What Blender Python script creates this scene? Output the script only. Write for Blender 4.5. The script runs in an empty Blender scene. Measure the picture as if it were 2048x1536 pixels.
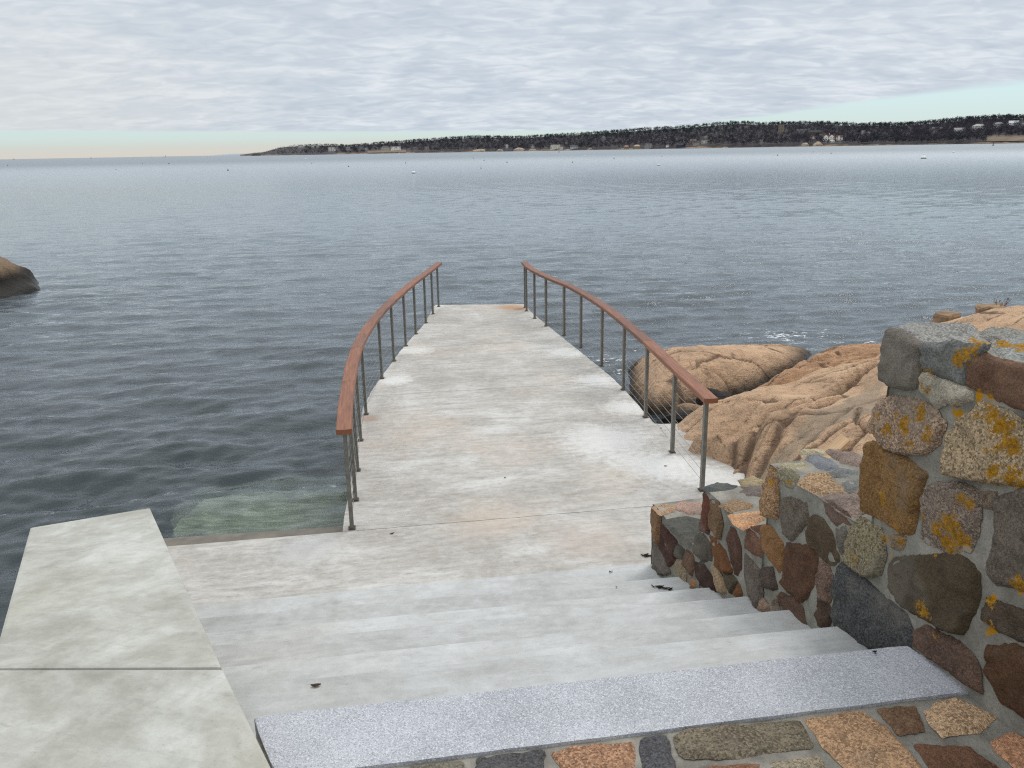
import bpy, bmesh, math, random
import numpy as np
from mathutils import Vector, noise as mn
from mathutils.geometry import delaunay_2d_cdt

random.seed(7); rng = np.random.default_rng(7)
S = bpy.context.scene
COL = S.collection
R = math.radians

# ------------------------------------------------------------------ camera model (photograph is 2048 x 1536)
F = 1650.0; YC = 300.4; SL = -0.0177; CAMZ = 3.2
ROLL = -math.atan(SL)
PITCH = math.atan((768 - YC) * math.cos(ROLL) / F)
_f = np.array([0, math.cos(PITCH), -math.sin(PITCH)])
_u0 = np.array([0, math.sin(PITCH), math.cos(PITCH)]); _r0 = np.array([1.0, 0, 0])
CR = math.cos(ROLL) * _r0 - math.sin(ROLL) * _u0
CU = math.sin(ROLL) * _r0 + math.cos(ROLL) * _u0
CP = np.array([0, 0, CAMZ])
def ray(x, y): return (x - 1024) * CR - (y - 768) * CU + F * _f
def at(x, y, z):                       # pixel -> point at height z
    d = ray(x, y); return CP + d * ((z - CAMZ) / d[2])
def atd(x, y, dist):                   # pixel -> point at horizontal distance
    d = ray(x, y); return CP + d * (dist / math.hypot(d[0], d[1]))
def proj(P):
    q = np.asarray(P) - CP; z = q @ _f
    return 1024 + F * (q @ CR) / z, 768 - F * (q @ CU) / z
def hor(x): return 318.7 + SL * x
WP = np.array([1.46, 2.69, 0]); WD = np.array([-.2287, .9735, 0]); WN = np.array([.9735, .2287, 0])
def onwall(x, y, off=0.0):             # pixel -> point on the stone wall's face
    d = ray(x, y); q = CP + d * (((WP - CP) @ WN + off) / (d @ WN)); return q

cam = bpy.data.cameras.new('camera'); camo = bpy.data.objects.new('camera', cam); COL.objects.link(camo)
from mathutils import Matrix
camo.matrix_world = Matrix(((CR[0], CU[0], -_f[0], 0), (CR[1], CU[1], -_f[1], 0), (CR[2], CU[2], -_f[2], CAMZ), (0, 0, 0, 1)))
cam.sensor_fit = 'HORIZONTAL'; cam.sensor_width = 36; cam.lens = F / 2048 * 36
cam.clip_start = .05; cam.clip_end = 60000
S.camera = camo

# ------------------------------------------------------------------ node helpers
def lin(c):
    return tuple(((v / 255) / 12.92 if v / 255 <= .04045 else ((v / 255 + .055) / 1.055) ** 2.4) for v in c) + (1.0,)
class NT:
    def __init__(s, tree): s.t = tree; s.n = tree.nodes; s.l = tree.links
    def node(s, typ, _in=None, **kw):
        n = s.n.new(typ)
        for k, v in kw.items(): setattr(n, k, v)
        for k, v in (_in or {}).items(): s.set(n, k, v)
        return n
    def set(s, n, k, v):
        i = n.inputs[k]
        if isinstance(v, bpy.types.NodeSocket): s.l.new(v, i)
        elif isinstance(v, bpy.types.Node): s.l.new(v.outputs[0], i)
        else: i.default_value = v
    def math(s, op, a, b=None, c=None, clamp=False):
        n = s.n.new('ShaderNodeMath'); n.operation = op; n.use_clamp = clamp
        for i, v in enumerate((a, b, c)):
            if v is not None: s.set(n, i, v)
        return n.outputs[0]
    def noise(s, vec, scale, detail=4, rough=.55, dist=0.0, out=0):
        n = s.node('ShaderNodeTexNoise', {'Scale': scale, 'Detail': detail, 'Roughness': rough, 'Distortion': dist})
        if vec is not None: s.set(n, 'Vector', vec)
        return n.outputs[out]
    def ramp(s, fac, stops, interp='LINEAR'):
        n = s.n.new('ShaderNodeValToRGB'); n.color_ramp.interpolation = interp
        el = n.color_ramp.elements
        while len(el) < len(stops): el.new(0.5)
        for e, (p, c) in zip(el, stops):
            e.position = p; e.color = c if isinstance(c, tuple) else (c, c, c, 1)
        s.set(n, 0, fac); return n.outputs[0]
    def mix(s, fac, a, b, blend='MIX'):
        n = s.n.new('ShaderNodeMix'); n.data_type = 'RGBA'; n.blend_type = blend
        s.set(n, 0, fac); s.set(n, 6, a); s.set(n, 7, b); return n.outputs[2]
    def mapr(s, v, a, b, c=0.0, d=1.0, smooth=True):
        n = s.n.new('ShaderNodeMapRange'); n.interpolation_type = 'SMOOTHSTEP' if smooth else 'LINEAR'
        for i, q in enumerate((v, a, b, c, d)): s.set(n, i, q)
        return n.outputs[0]
    def scaled(s, vec, sc, rot=(0, 0, 0)):
        return s.node('ShaderNodeMapping', {'Vector': vec, 'Scale': sc, 'Rotation': rot}).outputs[0]
    def bump(s, h, strength, dist, normal=None):
        n = s.node('ShaderNodeBump', {'Height': h, 'Strength': strength, 'Distance': dist})
        if normal is not None: s.set(n, 'Normal', normal)
        return n.outputs[0]
def mat(name):
    m = bpy.data.materials.new(name); m.use_nodes = True
    m.node_tree.nodes.clear(); t = NT(m.node_tree)
    out = t.node('ShaderNodeOutputMaterial'); b = t.node('ShaderNodeBsdfPrincipled')
    t.l.new(b.outputs[0], out.inputs[0])
    geo = t.node('ShaderNodeNewGeometry')
    return m, t, b, geo.outputs['Position'], out
def plain(name, rgb, rough=.7, metal=0.0, var=.12, scale=6.0, bump=0.0, spec=.35):
    m, t, b, pos, o = mat(name)
    nz = t.noise(pos, scale, 5)
    c = lin(rgb)
    lo = tuple(v * (1 - var) for v in c[:3]) + (1,); hi = tuple(min(1, v * (1 + var)) for v in c[:3]) + (1,)
    t.set(b, 'Base Color', t.ramp(nz, [(.3, lo), (.7, hi)])); t.set(b, 'Roughness', rough); t.set(b, 'Metallic', metal)
    t.set(b, 'Specular IOR Level', spec)
    if bump: t.set(b, 'Normal', t.bump(nz, .6, bump))
    return m

# ---- concrete
def concrete(name, base, light, dark, streak=0.0, ang=0.0, speck=.5, bmp=.003, patch=2.2, contrast=1.0, warm=None, stains=(), tonevar=0.0, stroke=1.0):
    m, t, b, pos, o = mat(name)
    big = t.noise(pos, patch, 6, .62, .6)
    rot = t.scaled(pos, (1.0, 1.0, 1.0), (0, 0, ang))
    st = t.noise(t.scaled(rot, (1.3, 5.5, 2.0)), 1.0, 6, .68, 1.2)
    med = t.noise(pos, 14.0, 6, .7)
    fine = t.noise(pos, 170.0, 3, .7)
    fac = t.math('ADD', t.math('MULTIPLY', big, 1.0 - streak), t.math('MULTIPLY', st, streak))
    c = t.ramp(fac, [(.5 - .18 / contrast, lin(dark)), (.5, lin(base)), (.5 + .15 / contrast, lin(light))])
    if warm:
        c = t.mix(t.mapr(t.noise(pos, .8, 3, .5), .52, .72, 0, .55), c, lin(warm))
    if tonevar:
        c = t.mix(1.0, c, t.ramp(t.node('ShaderNodeAttribute', attribute_type='OBJECT', attribute_name='tread_tone').outputs['Fac'], [(0, (.80, .80, .80, 1)), (1, (1.06, 1.06, 1.06, 1))]), 'MULTIPLY')
    c = t.mix(t.mapr(med, .35, .72, 0, .30), c, lin(light))
    c = t.mix(t.mapr(med, .62, .32, 0, .22), c, lin(dark))
    wht = t.noise(t.scaled(rot, (2.0, 16.0, 3.0)), 1.3, 7, .75, 1.5)
    c = t.mix(t.mapr(wht, .60, .72, 0, .55 * min(1, streak * 2)), c, lin((214, 214, 208)))
    sk = t.noise(t.scaled(rot, (5.0, 20.0, 6.0)), 1.0, 5, .72, .5); sk2 = t.noise(t.scaled(rot, (14.0, 46.0, 14.0)), 1.0, 4, .7)
    c = t.mix(t.mapr(sk, .50, .66, 0, .40 * stroke), c, lin(tuple(v * .80 for v in base)))
    c = t.mix(t.mapr(sk, .46, .32, 0, .50 * stroke), c, lin(tuple(min(255, v * 1.14) for v in base)))
    c = t.mix(t.mapr(sk2, .56, .70, 0, .45 * stroke), c, lin(tuple(v * .68 for v in base)))
    c = t.mix(t.mapr(fine, .58, .74, 0, (.26 + .24 * speck)), c, lin(tuple(v * .55 for v in base)))
    pit = t.node('ShaderNodeTexVoronoi', {'Vector': pos, 'Scale': 26.0}); pit.feature = 'F1'
    pm = t.math('MULTIPLY', t.mapr(pit.outputs[0], .10, .05), t.mapr(t.noise(pos, 3.1, 2), .56, .66))
    c = t.mix(t.math('MULTIPLY', pm, .6 * speck), c, lin((112, 104, 96)))
    for sx_, sy_, rx, col, k in stains:
        p0 = at(sx_, sy_, .35); off = t.node('ShaderNodeVectorMath', {0: pos, 1: (float(p0[0]), float(p0[1]), .35)}, operation='DISTANCE').outputs['Value']
        w = t.math('ADD', t.mapr(off, rx, 0, 0, 1, False), t.math('MULTIPLY', t.math('SUBTRACT', med, .5), .9))
        c = t.mix(t.mapr(w, .2, .8, 0, k), c, lin(col))
    t.set(b, 'Base Color', c); t.set(b, 'Roughness', .86); t.set(b, 'Specular IOR Level', .25)
    hgt = t.math('ADD', t.math('MULTIPLY', fine, .35), t.math('ADD', med, t.math('MULTIPLY', st, streak)))
    t.set(b, 'Normal', t.bump(hgt, .7, bmp))
    return m
A8 = R(-8)
M_deck = concrete('deck_concrete', (176, 172, 165), (202, 201, 197), (152, 147, 139), .42, A8, .9, .004, 1.4, 1.25, (190, 176, 160),
    [(1022, 615, .45, (176, 132, 92), .75), (1040, 618, .25, (150, 104, 70), .6), (738, 838, .22, (150, 118, 96), .6), (860, 612, .5, (222, 222, 218), .6), (830, 700, .5, (220, 220, 216), .6), (790, 760, .4, (222, 222, 218), .7), (1130, 705, .5, (222, 222, 218), .7), (1190, 760, .5, (220, 220, 217), .7), (1250, 815, .5, (222, 222, 218), .7), (1210, 880, .8, (216, 216, 213), .6), (1350, 940, .6, (220, 220, 217), .7), (1440, 960, .5, (218, 218, 215), .6), (1300, 925, .6, (218, 218, 214), .6), (960, 1050, .5, (190, 174, 160), .3), (1180, 1080, .6, (192, 177, 164), .3), (620, 1100, .5, (198, 198, 196), .5)])
M_step = concrete('step_concrete', (181, 182, 180), (199, 201, 200), (158, 158, 155), .40, A8, .7, .003, 1.7, 1.15, (178, 175, 168), stroke=.45, tonevar=.01)
M_cap = concrete('cap_concrete', (172, 172, 163), (194, 195, 188), (150, 149, 139), .12, R(20), .6, .002, 2.6, 1.1, (176, 170, 154), stroke=.5)
M_wallc = concrete('wall_concrete', (170, 170, 162), (190, 190, 184), (140, 140, 132), .2, 0, .5, .002)

def granite_slab():
    m, t, b, pos, o = mat('grey_granite')
    v = t.node('ShaderNodeTexVoronoi', {'Vector': pos, 'Scale': 300.0}); w = t.noise(pos, 330, 2, .6)
    big = t.noise(pos, 2.4, 5, .6)
    c = t.ramp(big, [(.35, lin((160, 162, 167))), (.65, lin((184, 186, 191)))])
    g = t.node('ShaderNodeSeparateColor', {0: v.outputs[1]}).outputs[0]
    c = t.mix(t.mapr(g, .72, .86, 0, .55), c, lin((114, 116, 123)))
    c = t.mix(t.mapr(g, .22, .10, 0, .7), c, lin((214, 215, 220)))
    c = t.mix(t.mapr(w, .60, .72, 0, .6), c, lin((92, 94, 102)))
    t.set(b, 'Base Color', c); t.set(b, 'Roughness', .8); t.set(b, 'Normal', t.bump(w, .5, .002)); t.set(b, 'Specular IOR Level', .25)
    return m
M_gran = granite_slab()

def fieldstone(name='fieldstone'):
    m, t, b, pos, o = mat(name)
    tone = t.node('ShaderNodeAttribute', attribute_name='tone').outputs['Color']
    lich = t.node('ShaderNodeAttribute', attribute_name='lichen').outputs['Fac']
    grain = t.node('ShaderNodeAttribute', attribute_name='grain').outputs['Fac']
    v = t.node('ShaderNodeTexVoronoi', {'Vector': pos, 'Scale': 165.0})
    g = t.node('ShaderNodeSeparateColor', {0: v.outputs[1]}).outputs[0]
    n1 = t.noise(pos, 9.0, 6, .65, .4); n2 = t.noise(pos, 48.0, 5, .7); n3 = t.noise(pos, 3.4, 3, .5)
    c = t.mix(1.0, tone, t.ramp(n1, [(.25, (.55, .52, .50, 1)), (.5, (1, 1, 1, 1)), (.75, (1.32, 1.28, 1.22, 1))]), 'MULTIPLY')
    c = t.mix(t.math('MULTIPLY', grain, t.mapr(g, .60, .85)), c, t.mix(1.0, tone, (1.55, 1.52, 1.48, 1), 'MULTIPLY'))
    c = t.mix(t.math('MULTIPLY', grain, t.mapr(g, .34, .12, 0, .85)), c, t.mix(1.0, tone, (.46, .42, .40, 1), 'MULTIPLY'))
    c = t.mix(t.mapr(n2, .56, .75, 0, .45), c, t.mix(1.0, tone, (.5, .45, .42, 1), 'MULTIPLY'))
    c = t.mix(t.mapr(n3, .54, .68, 0, .4), c, lin((128, 122, 112)))
    c = t.mix(t.mapr(t.noise(pos, 16, 5, .7, .8), .55, .70, 0, .5), c, t.mix(1.0, tone, (.42, .38, .35, 1), 'MULTIPLY'))
    lm = t.math('ADD', t.math('MULTIPLY', lich, 1.2), t.math('ADD', t.math('MULTIPLY', t.math('SUBTRACT', t.noise(pos, 38, 5, .72), .5), 2.4), t.math('MULTIPLY', t.math('SUBTRACT', t.noise(pos, 150, 3, .7), .5), 1.6)))
    lc = t.ramp(t.noise(pos, 75, 4, .65), [(.3, lin((120, 88, 22))), (.48, lin((164, 118, 24))), (.6, lin((184, 134, 36))), (.74, lin((190, 156, 84)))])
    c = t.mix(t.math('MULTIPLY', t.mapr(lm, .62, .78), t.mapr(lich, .02, .12)), c, lc)
    t.set(b, 'Base Color', c); t.set(b, 'Roughness', .88); t.set(b, 'Specular IOR Level', .25)
    h = t.math('ADD', t.math('MULTIPLY', n2, .7), t.math('ADD', n1, t.math('MULTIPLY', t.noise(pos, 160, 3, .7), .35)))
    t.set(b, 'Normal', t.bump(h, 1.0, .022))
    return m
M_stone = fieldstone()
def mortar():
    m, t, b, pos, o = mat('mortar')
    lich = t.node('ShaderNodeAttribute', attribute_name='lichen').outputs['Fac']
    n1 = t.noise(pos, 7, 6, .65); n2 = t.noise(pos, 90, 4, .7)
    c = t.ramp(n1, [(.3, lin((108, 105, 97))), (.52, lin((138, 135, 126))), (.72, lin((164, 160, 149)))])
    c = t.mix(t.mapr(n2, .54, .72, 0, .5), c, lin((92, 88, 80)))
    c = t.mix(t.mapr(n2, .40, .28, 0, .4), c, lin((190, 186, 175)))
    lm = t.math('ADD', t.math('MULTIPLY', lich, 1.3), t.math('MULTIPLY', t.math('SUBTRACT', t.noise(pos, 42, 5, .72), .5), 2.6))
    c = t.mix(t.math('MULTIPLY', t.mapr(lm, .66, .8), t.mapr(lich, .02, .12)), c, lin((180, 128, 16)))
    t.set(b, 'Base Color', c); t.set(b, 'Roughness', .92); t.set(b, 'Specular IOR Level', .2)
    t.set(b, 'Normal', t.bump(t.math('ADD', n1, t.math('MULTIPLY', n2, .7)), .9, .008))
    return m
M_mortar = mortar()

def ledge_mat(name, dark_below=.22, tint=(1, 1, 1, 1)):
    m, t, b, pos, o = mat(name)
    n1 = t.noise(pos, 1.5, 6, .6, .5); n2 = t.noise(pos, 12, 6, .7); n3 = t.noise(pos, 70, 4, .75)
    st = t.noise(t.scaled(pos, (1.0, 4.5, 9.0), (0, 0, R(-16))), 1.6, 6, .65, .6)
    c = t.ramp(n1, [(.28, lin((166, 140, 116))), (.46, lin((206, 171, 138))), (.62, lin((222, 187, 152))), (.78, lin((192, 165, 140)))])
    c = t.mix(t.mapr(st, .56, .72, 0, .55), c, lin((160, 112, 78)))
    c = t.mix(t.mapr(st, .40, .28, 0, .6), c, lin((138, 122, 104)))
    crack = t.node('ShaderNodeAttribute', attribute_name='crack').outputs['Fac']
    c = t.mix(t.mapr(n2, .53, .70, 0, .6), c, lin((120, 98, 78)))
    c = t.mix(t.mapr(n3, .53, .68, 0, .55), c, lin((96, 78, 62)))
    c = t.mix(t.mapr(n3, .44, .30, 0, .5), c, lin((228, 200, 164)))
    c = t.mix(t.mapr(t.math('ADD', crack, t.math('MULTIPLY', t.math('SUBTRACT', n2, .5), .9)), .40, .85, 0, .75), c, lin((98, 78, 64)))
    grey = t.node('ShaderNodeAttribute', attribute_name='grey').outputs['Fac']
    c = t.mix(t.math('MULTIPLY', t.mapr(t.math('ADD', grey, t.math('MULTIPLY', t.math('SUBTRACT', n2, .5), 1.6)), .3, .95), .6), c, t.ramp(n2, [(.3, lin((112, 104, 92))), (.7, lin((168, 156, 136)))]))
    z = t.node('ShaderNodeSeparateXYZ', {0: pos}).outputs[2]
    zz = t.math('ADD', z, t.math('MULTIPLY', t.math('SUBTRACT', n2, .5), .22))
    c = t.mix(t.mapr(zz, dark_below + .16, dark_below - .10, 0, .95), c, lin((34, 31, 27)))
    c = t.mix(1.0, c, tint, 'MULTIPLY')
    t.set(b, 'Base Color', c); t.set(b, 'Roughness', t.mapr(zz, .0, dark_below, .35, .85)); t.set(b, 'Specular IOR Level', .3)
    h = t.math('ADD', t.math('MULTIPLY', n2, 1.0), t.math('ADD', t.math('MULTIPLY', st, 1.4), t.math('MULTIPLY', n3, .35)))
    t.set(b, 'Normal', t.bump(h, 1.0, .05))
    return m
M_ledge = ledge_mat('ledge_granite', .12)
M_strata = ledge_mat('shelf_granite', .16, (.82, .74, .69, 1))
M_darkrock = ledge_mat('shore_granite', .45, (.36, .37, .36, 1))

def wood(name, c1, c2):
    m, t, b, pos, o = mat(name)
    tc = t.node('ShaderNodeTexCoord').outputs['UV']
    g = t.noise(t.scaled(tc, (3.0, 90.0, 1)), 1.0, 5, .65, .6); g2 = t.noise(t.scaled(tc, (1.2, 8.0, 1)), 1.0, 3)
    inf = t.node('ShaderNodeObjectInfo').outputs['Random']
    c = t.ramp(g, [(.3, lin(c1)), (.7, lin(c2))])
    c = t.mix(t.mapr(g2, .45, .7, 0, .4), c, lin(tuple(v * .8 for v in c1)))
    c = t.mix(1.0, c, t.ramp(inf, [(0, (.72, .70, .70, 1)), (.5, (1, 1, 1, 1)), (1, (1.22, 1.12, 1.0, 1))]), 'MULTIPLY')
    t.set(b, 'Base Color', c); t.set(b, 'Roughness', .5); t.set(b, 'Specular IOR Level', .35); t.set(b, 'Normal', t.bump(g, .4, .002))
    return m
M_rail = wood('oiled_hardwood', (98, 61, 45), (142, 96, 71))
M_plank = wood('weathered_plank', (172, 140, 104), (206, 176, 140))
M_post = plain('brushed_metal', (116, 114, 107), .45, .55, .22, 18, 0, .5)
M_base = plain('rusty_plate', (92, 80, 70), .7, .4, .3, 60)
M_cable = plain('steel_cable', (150, 150, 148), .35, .9, .1)

# ------------------------------------------------------------------ object helpers
def link(name, me, m=None, parent=None):
    o = bpy.data.objects.new(name, me); COL.objects.link(o)
    if m is not None:
        for q in (m if isinstance(m, (list, tuple)) else [m]): me.materials.append(q)
    if parent is not None: o.parent = parent
    return o
def tag(o, label=None, cat=None, group=None, kind=None):
    for k, v in (('label', label), ('category', cat), ('group', group), ('kind', kind)):
        if v: o[k] = v
    return o
def thing(name, label, cat, loc=(0, 0, 0), group=None):
    o = bpy.data.objects.new(name, None); COL.objects.link(o); o.location = loc; o.empty_display_size = .1
    return tag(o, label, cat, group)
def mesh(name, v, f, smooth=False):
    me = bpy.data.meshes.new(name); me.from_pydata([tuple(map(float, p)) for p in v], [], [tuple(map(int, q)) for q in f]); me.update()
    if smooth: me.polygons.foreach_set('use_smooth', [True] * len(me.polygons))
    return me
def fastmesh(name, V, Q, smooth=True):          # V (n,3), Q (m,3|4) arrays
    V = np.asarray(V, np.float32); Q = np.asarray(Q, np.int32)
    me = bpy.data.meshes.new(name); k = Q.shape[1]
    me.vertices.add(len(V)); me.vertices.foreach_set('co', V.ravel())
    me.loops.add(Q.size); me.loops.foreach_set('vertex_index', Q.ravel())
    me.polygons.add(len(Q)); me.polygons.foreach_set('loop_start', np.arange(0, Q.size, k, dtype=np.int32))
    me.update(calc_edges=True)
    me.polygons.foreach_set('use_smooth', np.full(len(Q), smooth)); return me
def fattr(me, name, arr):
    a = me.attributes.new(name, 'FLOAT', 'POINT'); a.data.foreach_set('value', np.asarray(arr, np.float32))
def gridq(nr, nc):
    i = np.arange(nr - 1)[:, None] * nc + np.arange(nc - 1)[None, :]
    return np.stack([i, i + 1, i + nc + 1, i + nc], -1).reshape(-1, 4)
def slab(name, poly, z0, z1, m, parent=None, bevel=.008, ztop=None, jit=0.0):
    """polygon (x,y) list counter-clockwise, extruded from z0 to z1 (ztop(x,y) overrides)"""
    bm = bmesh.new()
    P = [(p[0], p[1]) for p in poly]
    if jit:
        P2 = []
        for i in range(len(P)):
            a, b = np.array(P[i]), np.array(P[(i + 1) % len(P)]); L = np.linalg.norm(b - a); n = max(1, int(L / .07))
            for k in range(n):
                q = a + (b - a) * k / n; P2.append(tuple(q + (jit * (np.array(mn.noise_vector(Vector((q[0] * 5, q[1] * 5, z1))))[:2] + .7 * np.array(mn.noise_vector(Vector((q[0] * 17, q[1] * 17, z1))))[:2]) if k else 0)))
        P = P2
    area = sum(P[i][0] * P[(i + 1) % len(P)][1] - P[(i + 1) % len(P)][0] * P[i][1] for i in range(len(P)))
    if area < 0: P = P[::-1]
    t = [bm.verts.new((x, y, ztop(x, y) if ztop else z1)) for x, y in P]
    b = [bm.verts.new((x, y, z0)) for x, y in P]
    ft = bm.faces.new(t); bm.faces.new(b[::-1])
    for i in range(len(P)):
        j = (i + 1) % len(P); bm.faces.new((t[i], b[i], b[j], t[j]))
    if bevel:
        ed = [e for e in bm.edges if all(v in t for v in e.verts)] + [e for e in bm.edges if (e.verts[0] in t) != (e.verts[1] in t)]
        bmesh.ops.bevel(bm, geom=ed, offset=bevel, segments=2, profile=.6, affect='EDGES')
    bmesh.ops.triangulate(bm, faces=[f for f in bm.faces if len(f.verts) > 4])
    me = bpy.data.meshes.new(name); bm.to_mesh(me); bm.free()
    return link(name, me, m, parent)
def fbm(p, o=4): return mn.fractal(Vector(p), 1.0, 2.0, o)
def vnoise(X, Y, scale, seed=0, octaves=4, gain=.5):
    """numpy value noise fbm, about -1..1"""
    out = np.zeros_like(X, float); amp = 1.0; tot = 0
    for o in range(octaves):
        x = X * scale + 17.3 * seed + 31.7 * o; y = Y * scale - 9.1 * seed + 11.9 * o
        xi = np.floor(x).astype(np.int64); yi = np.floor(y).astype(np.int64); fx = x - xi; fy = y - yi
        fx = fx * fx * (3 - 2 * fx); fy = fy * fy * (3 - 2 * fy)
        def h(a, b):
            n = (a * 374761393 + b * 668265263 + seed * 974711 + o * 7919) & 0x7fffffff
            n = ((n ^ (n >> 13)) * 1274126177) & 0x7fffffff
            return ((n ^ (n >> 16)) & 0xffff) / 32767.5 - 1
        v = (h(xi, yi) * (1 - fx) + h(xi + 1, yi) * fx) * (1 - fy) + (h(xi, yi + 1) * (1 - fx) + h(xi + 1, yi + 1) * fx) * fy
        out += v * amp; tot += amp; amp *= gain; scale *= 2
    return out / tot
def inpoly(X, Y, P):
    c = np.zeros(X.shape, bool); n = len(P)
    for i in range(n):
        x1, y1 = P[i][:2]; x2, y2 = P[(i + 1) % n][:2]
        if y1 == y2: continue
        c ^= ((y1 > Y) != (y2 > Y)) & (X < (x2 - x1) * (Y - y1) / (y2 - y1) + x1)
    return c
def segdist(X, Y, P, closed=True):
    d = np.full(X.shape, 1e9); n = len(P)
    for i in range(n if closed else n - 1):
        a = np.array(P[i][:2], float); b = np.array(P[(i + 1) % n][:2], float); ab = b - a
        t = np.clip(((X - a[0]) * ab[0] + (Y - a[1]) * ab[1]) / max(1e-12, ab @ ab), 0, 1)
        d = np.minimum(d, np.hypot(X - a[0] - t * ab[0], Y - a[1] - t * ab[1]))
    return d
def tps(C, X, Y, lam=1e-3):
    """thin plate spline through control points C (x,y,z)"""
    C = np.array(C, float); n = len(C)
    def U(r2): return np.where(r2 < 1e-12, 0, .5 * r2 * np.log(np.maximum(r2, 1e-12)))
    K = U((C[:, None, 0] - C[None, :, 0]) ** 2 + (C[:, None, 1] - C[None, :, 1]) ** 2) + lam * np.eye(n)
    Pm = np.c_[np.ones(n), C[:, :2]]
    A = np.block([[K, Pm], [Pm.T, np.zeros((3, 3))]])
    w = np.linalg.solve(A, np.r_[C[:, 2], 0, 0, 0])
    Z = w[n] + w[n + 1] * X + w[n + 2] * Y
    for i in range(n): Z = Z + w[i] * U((X - C[i, 0]) ** 2 + (Y - C[i, 1]) ** 2)
    return Z

# ================================================================== WORLD
SUN_AZ, SUN_EL = 38.0, 54.0           # degrees: azimuth from the view axis (+Y), to the right; elevation
W = bpy.data.worlds.new('World'); S.world = W; W.use_nodes = True
W.node_tree.nodes.clear(); t = NT(W.node_tree)
wo = t.node('ShaderNodeOutputWorld')
sky = t.node('ShaderNodeTexSky'); sky.sky_type = 'NISHITA'; sky.sun_disc = False
sky.sun_elevation = R(SUN_EL); sky.sun_rotation = R(SUN_AZ); sky.air_density = 1.0; sky.dust_density = 1.5; sky.ozone_density = 1.5
d = t.node('ShaderNodeTexCoord').outputs['Generated']
sx = t.node('ShaderNodeSeparateXYZ', {0: d}); X_, Y_, Z_ = sx.outputs
zc = t.math('MAXIMUM', Z_, .004)
px_ = t.math('DIVIDE', X_, zc); py_ = t.math('DIVIDE', Y_, zc)
pl = t.node('ShaderNodeCombineXYZ', {0: px_, 1: py_, 2: 0.0}).outputs[0]
# the deck's puffs: squeeze far ones less than true perspective would, so they keep a readable size
soft = t.math('ADD', zc, .17)
pv = t.node('ShaderNodeCombineXYZ', {0: t.math('DIVIDE', X_, soft), 1: t.math('DIVIDE', Y_, soft), 2: 0.0}).outputs[0]
n1 = t.noise(t.scaled(pv, (1.0, 1.25, 1), (0, 0, R(8))), 2.7, 4, .52, .6)
n2 = t.noise(t.scaled(pv, (1.0, 1.5, 1), (0, 0, R(-6))), 7.5, 3, .5, .8)
n3 = t.noise(pv, 1.0, 3, .5)
cf = t.math('ADD', t.math('MULTIPLY', n1, .44), t.math('ADD', t.math('MULTIPLY', n2, .44), t.math('MULTIPLY', n3, .22)))
cloud = t.ramp(cf, [(.40, lin((191, 203, 216))), (.54, lin((206, 215, 225))), (.68, lin((226, 232, 238)))])
# warmer and paler low on the left, towards the veiled sun
leftw = t.math('MULTIPLY', t.mapr(X_, -.1, -.62, 0, 1), t.mapr(Z_, .22, .02, 0, .65))
cloud = t.mix(leftw, cloud, lin((222, 224, 220)))
# an overcast deck is brighter overhead than at the horizon
zen = t.mapr(Z_, .16, .75, 1.0, 1.75)
cloud = t.mix(t.mapr(Z_, .2, .6, 0, .6), cloud, lin((214, 214, 214)))
cloudb = t.node('ShaderNodeBackground', {0: cloud, 1: zen})
el = t.ramp(t.math('MULTIPLY', Z_, 10.0), [(0.0, lin((224, 216, 206))), (.10, lin((216, 221, 214))), (.19, lin((213, 231, 228))), (.5, lin((212, 238, 242)))])
clearb = t.node('ShaderNodeBackground', {0: el, 1: 1.0})
skyb = t.node('ShaderNodeBackground', {0: sky.outputs[0], 1: .10})
clear = t.node('ShaderNodeMixShader', {0: .10}); t.l.new(clearb.outputs[0], clear.inputs[1]); t.l.new(skyb.outputs[0], clear.inputs[2])
r_ = t.math('POWER', t.math('ADD', t.math('MULTIPLY', px_, px_), t.math('MULTIPLY', py_, py_)), .5)
wob = t.math('MULTIPLY', t.math('SUBTRACT', t.noise(pl, .10, 4, .5), .5), 4.5)
e1 = t.math('ADD', t.math('SUBTRACT', px_, 8.6), t.math('MULTIPLY', wob, .6))
e2 = t.math('MULTIPLY', t.math('ADD', t.math('SUBTRACT', t.math('SUBTRACT', r_, t.math('MULTIPLY', px_, .5)), 46.0), t.math('MULTIPLY', wob, 1.4)), .35)
front = t.mapr(Y_, 0.0, .2)
edge = t.math('MULTIPLY', t.mapr(t.math('MAXIMUM', e1, e2), -.8, .8), front)
mx = t.node('ShaderNodeMixShader', {0: edge}); t.l.new(cloudb.outputs[0], mx.inputs[1]); t.l.new(clear.outputs[0], mx.inputs[2])
t.l.new(mx.outputs[0], wo.inputs[0])

sl = bpy.data.lights.new('sun', 'SUN'); so = bpy.data.objects.new('sun', sl); COL.objects.link(so)
sl.energy = 1.1; sl.angle = R(22); sl.color = (1, .955, .89)
sd = Vector((math.sin(R(SUN_AZ)) * math.cos(R(SUN_EL)), math.cos(R(SUN_AZ)) * math.cos(R(SUN_EL)), math.sin(R(SUN_EL))))
so.rotation_euler = sd.to_track_quat('Z', 'Y').to_euler(); so.location = sd * 50
S.cycles.use_denoising = False; S.cycles.filter_width = 1.2; S.cycles.sample_clamp_indirect = 4; S.cycles.sample_clamp_direct = 4
S.view_settings.view_transform = 'Standard'; S.view_settings.look = 'None'; S.view_settings.exposure = 0; S.view_settings.gamma = 1

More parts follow.
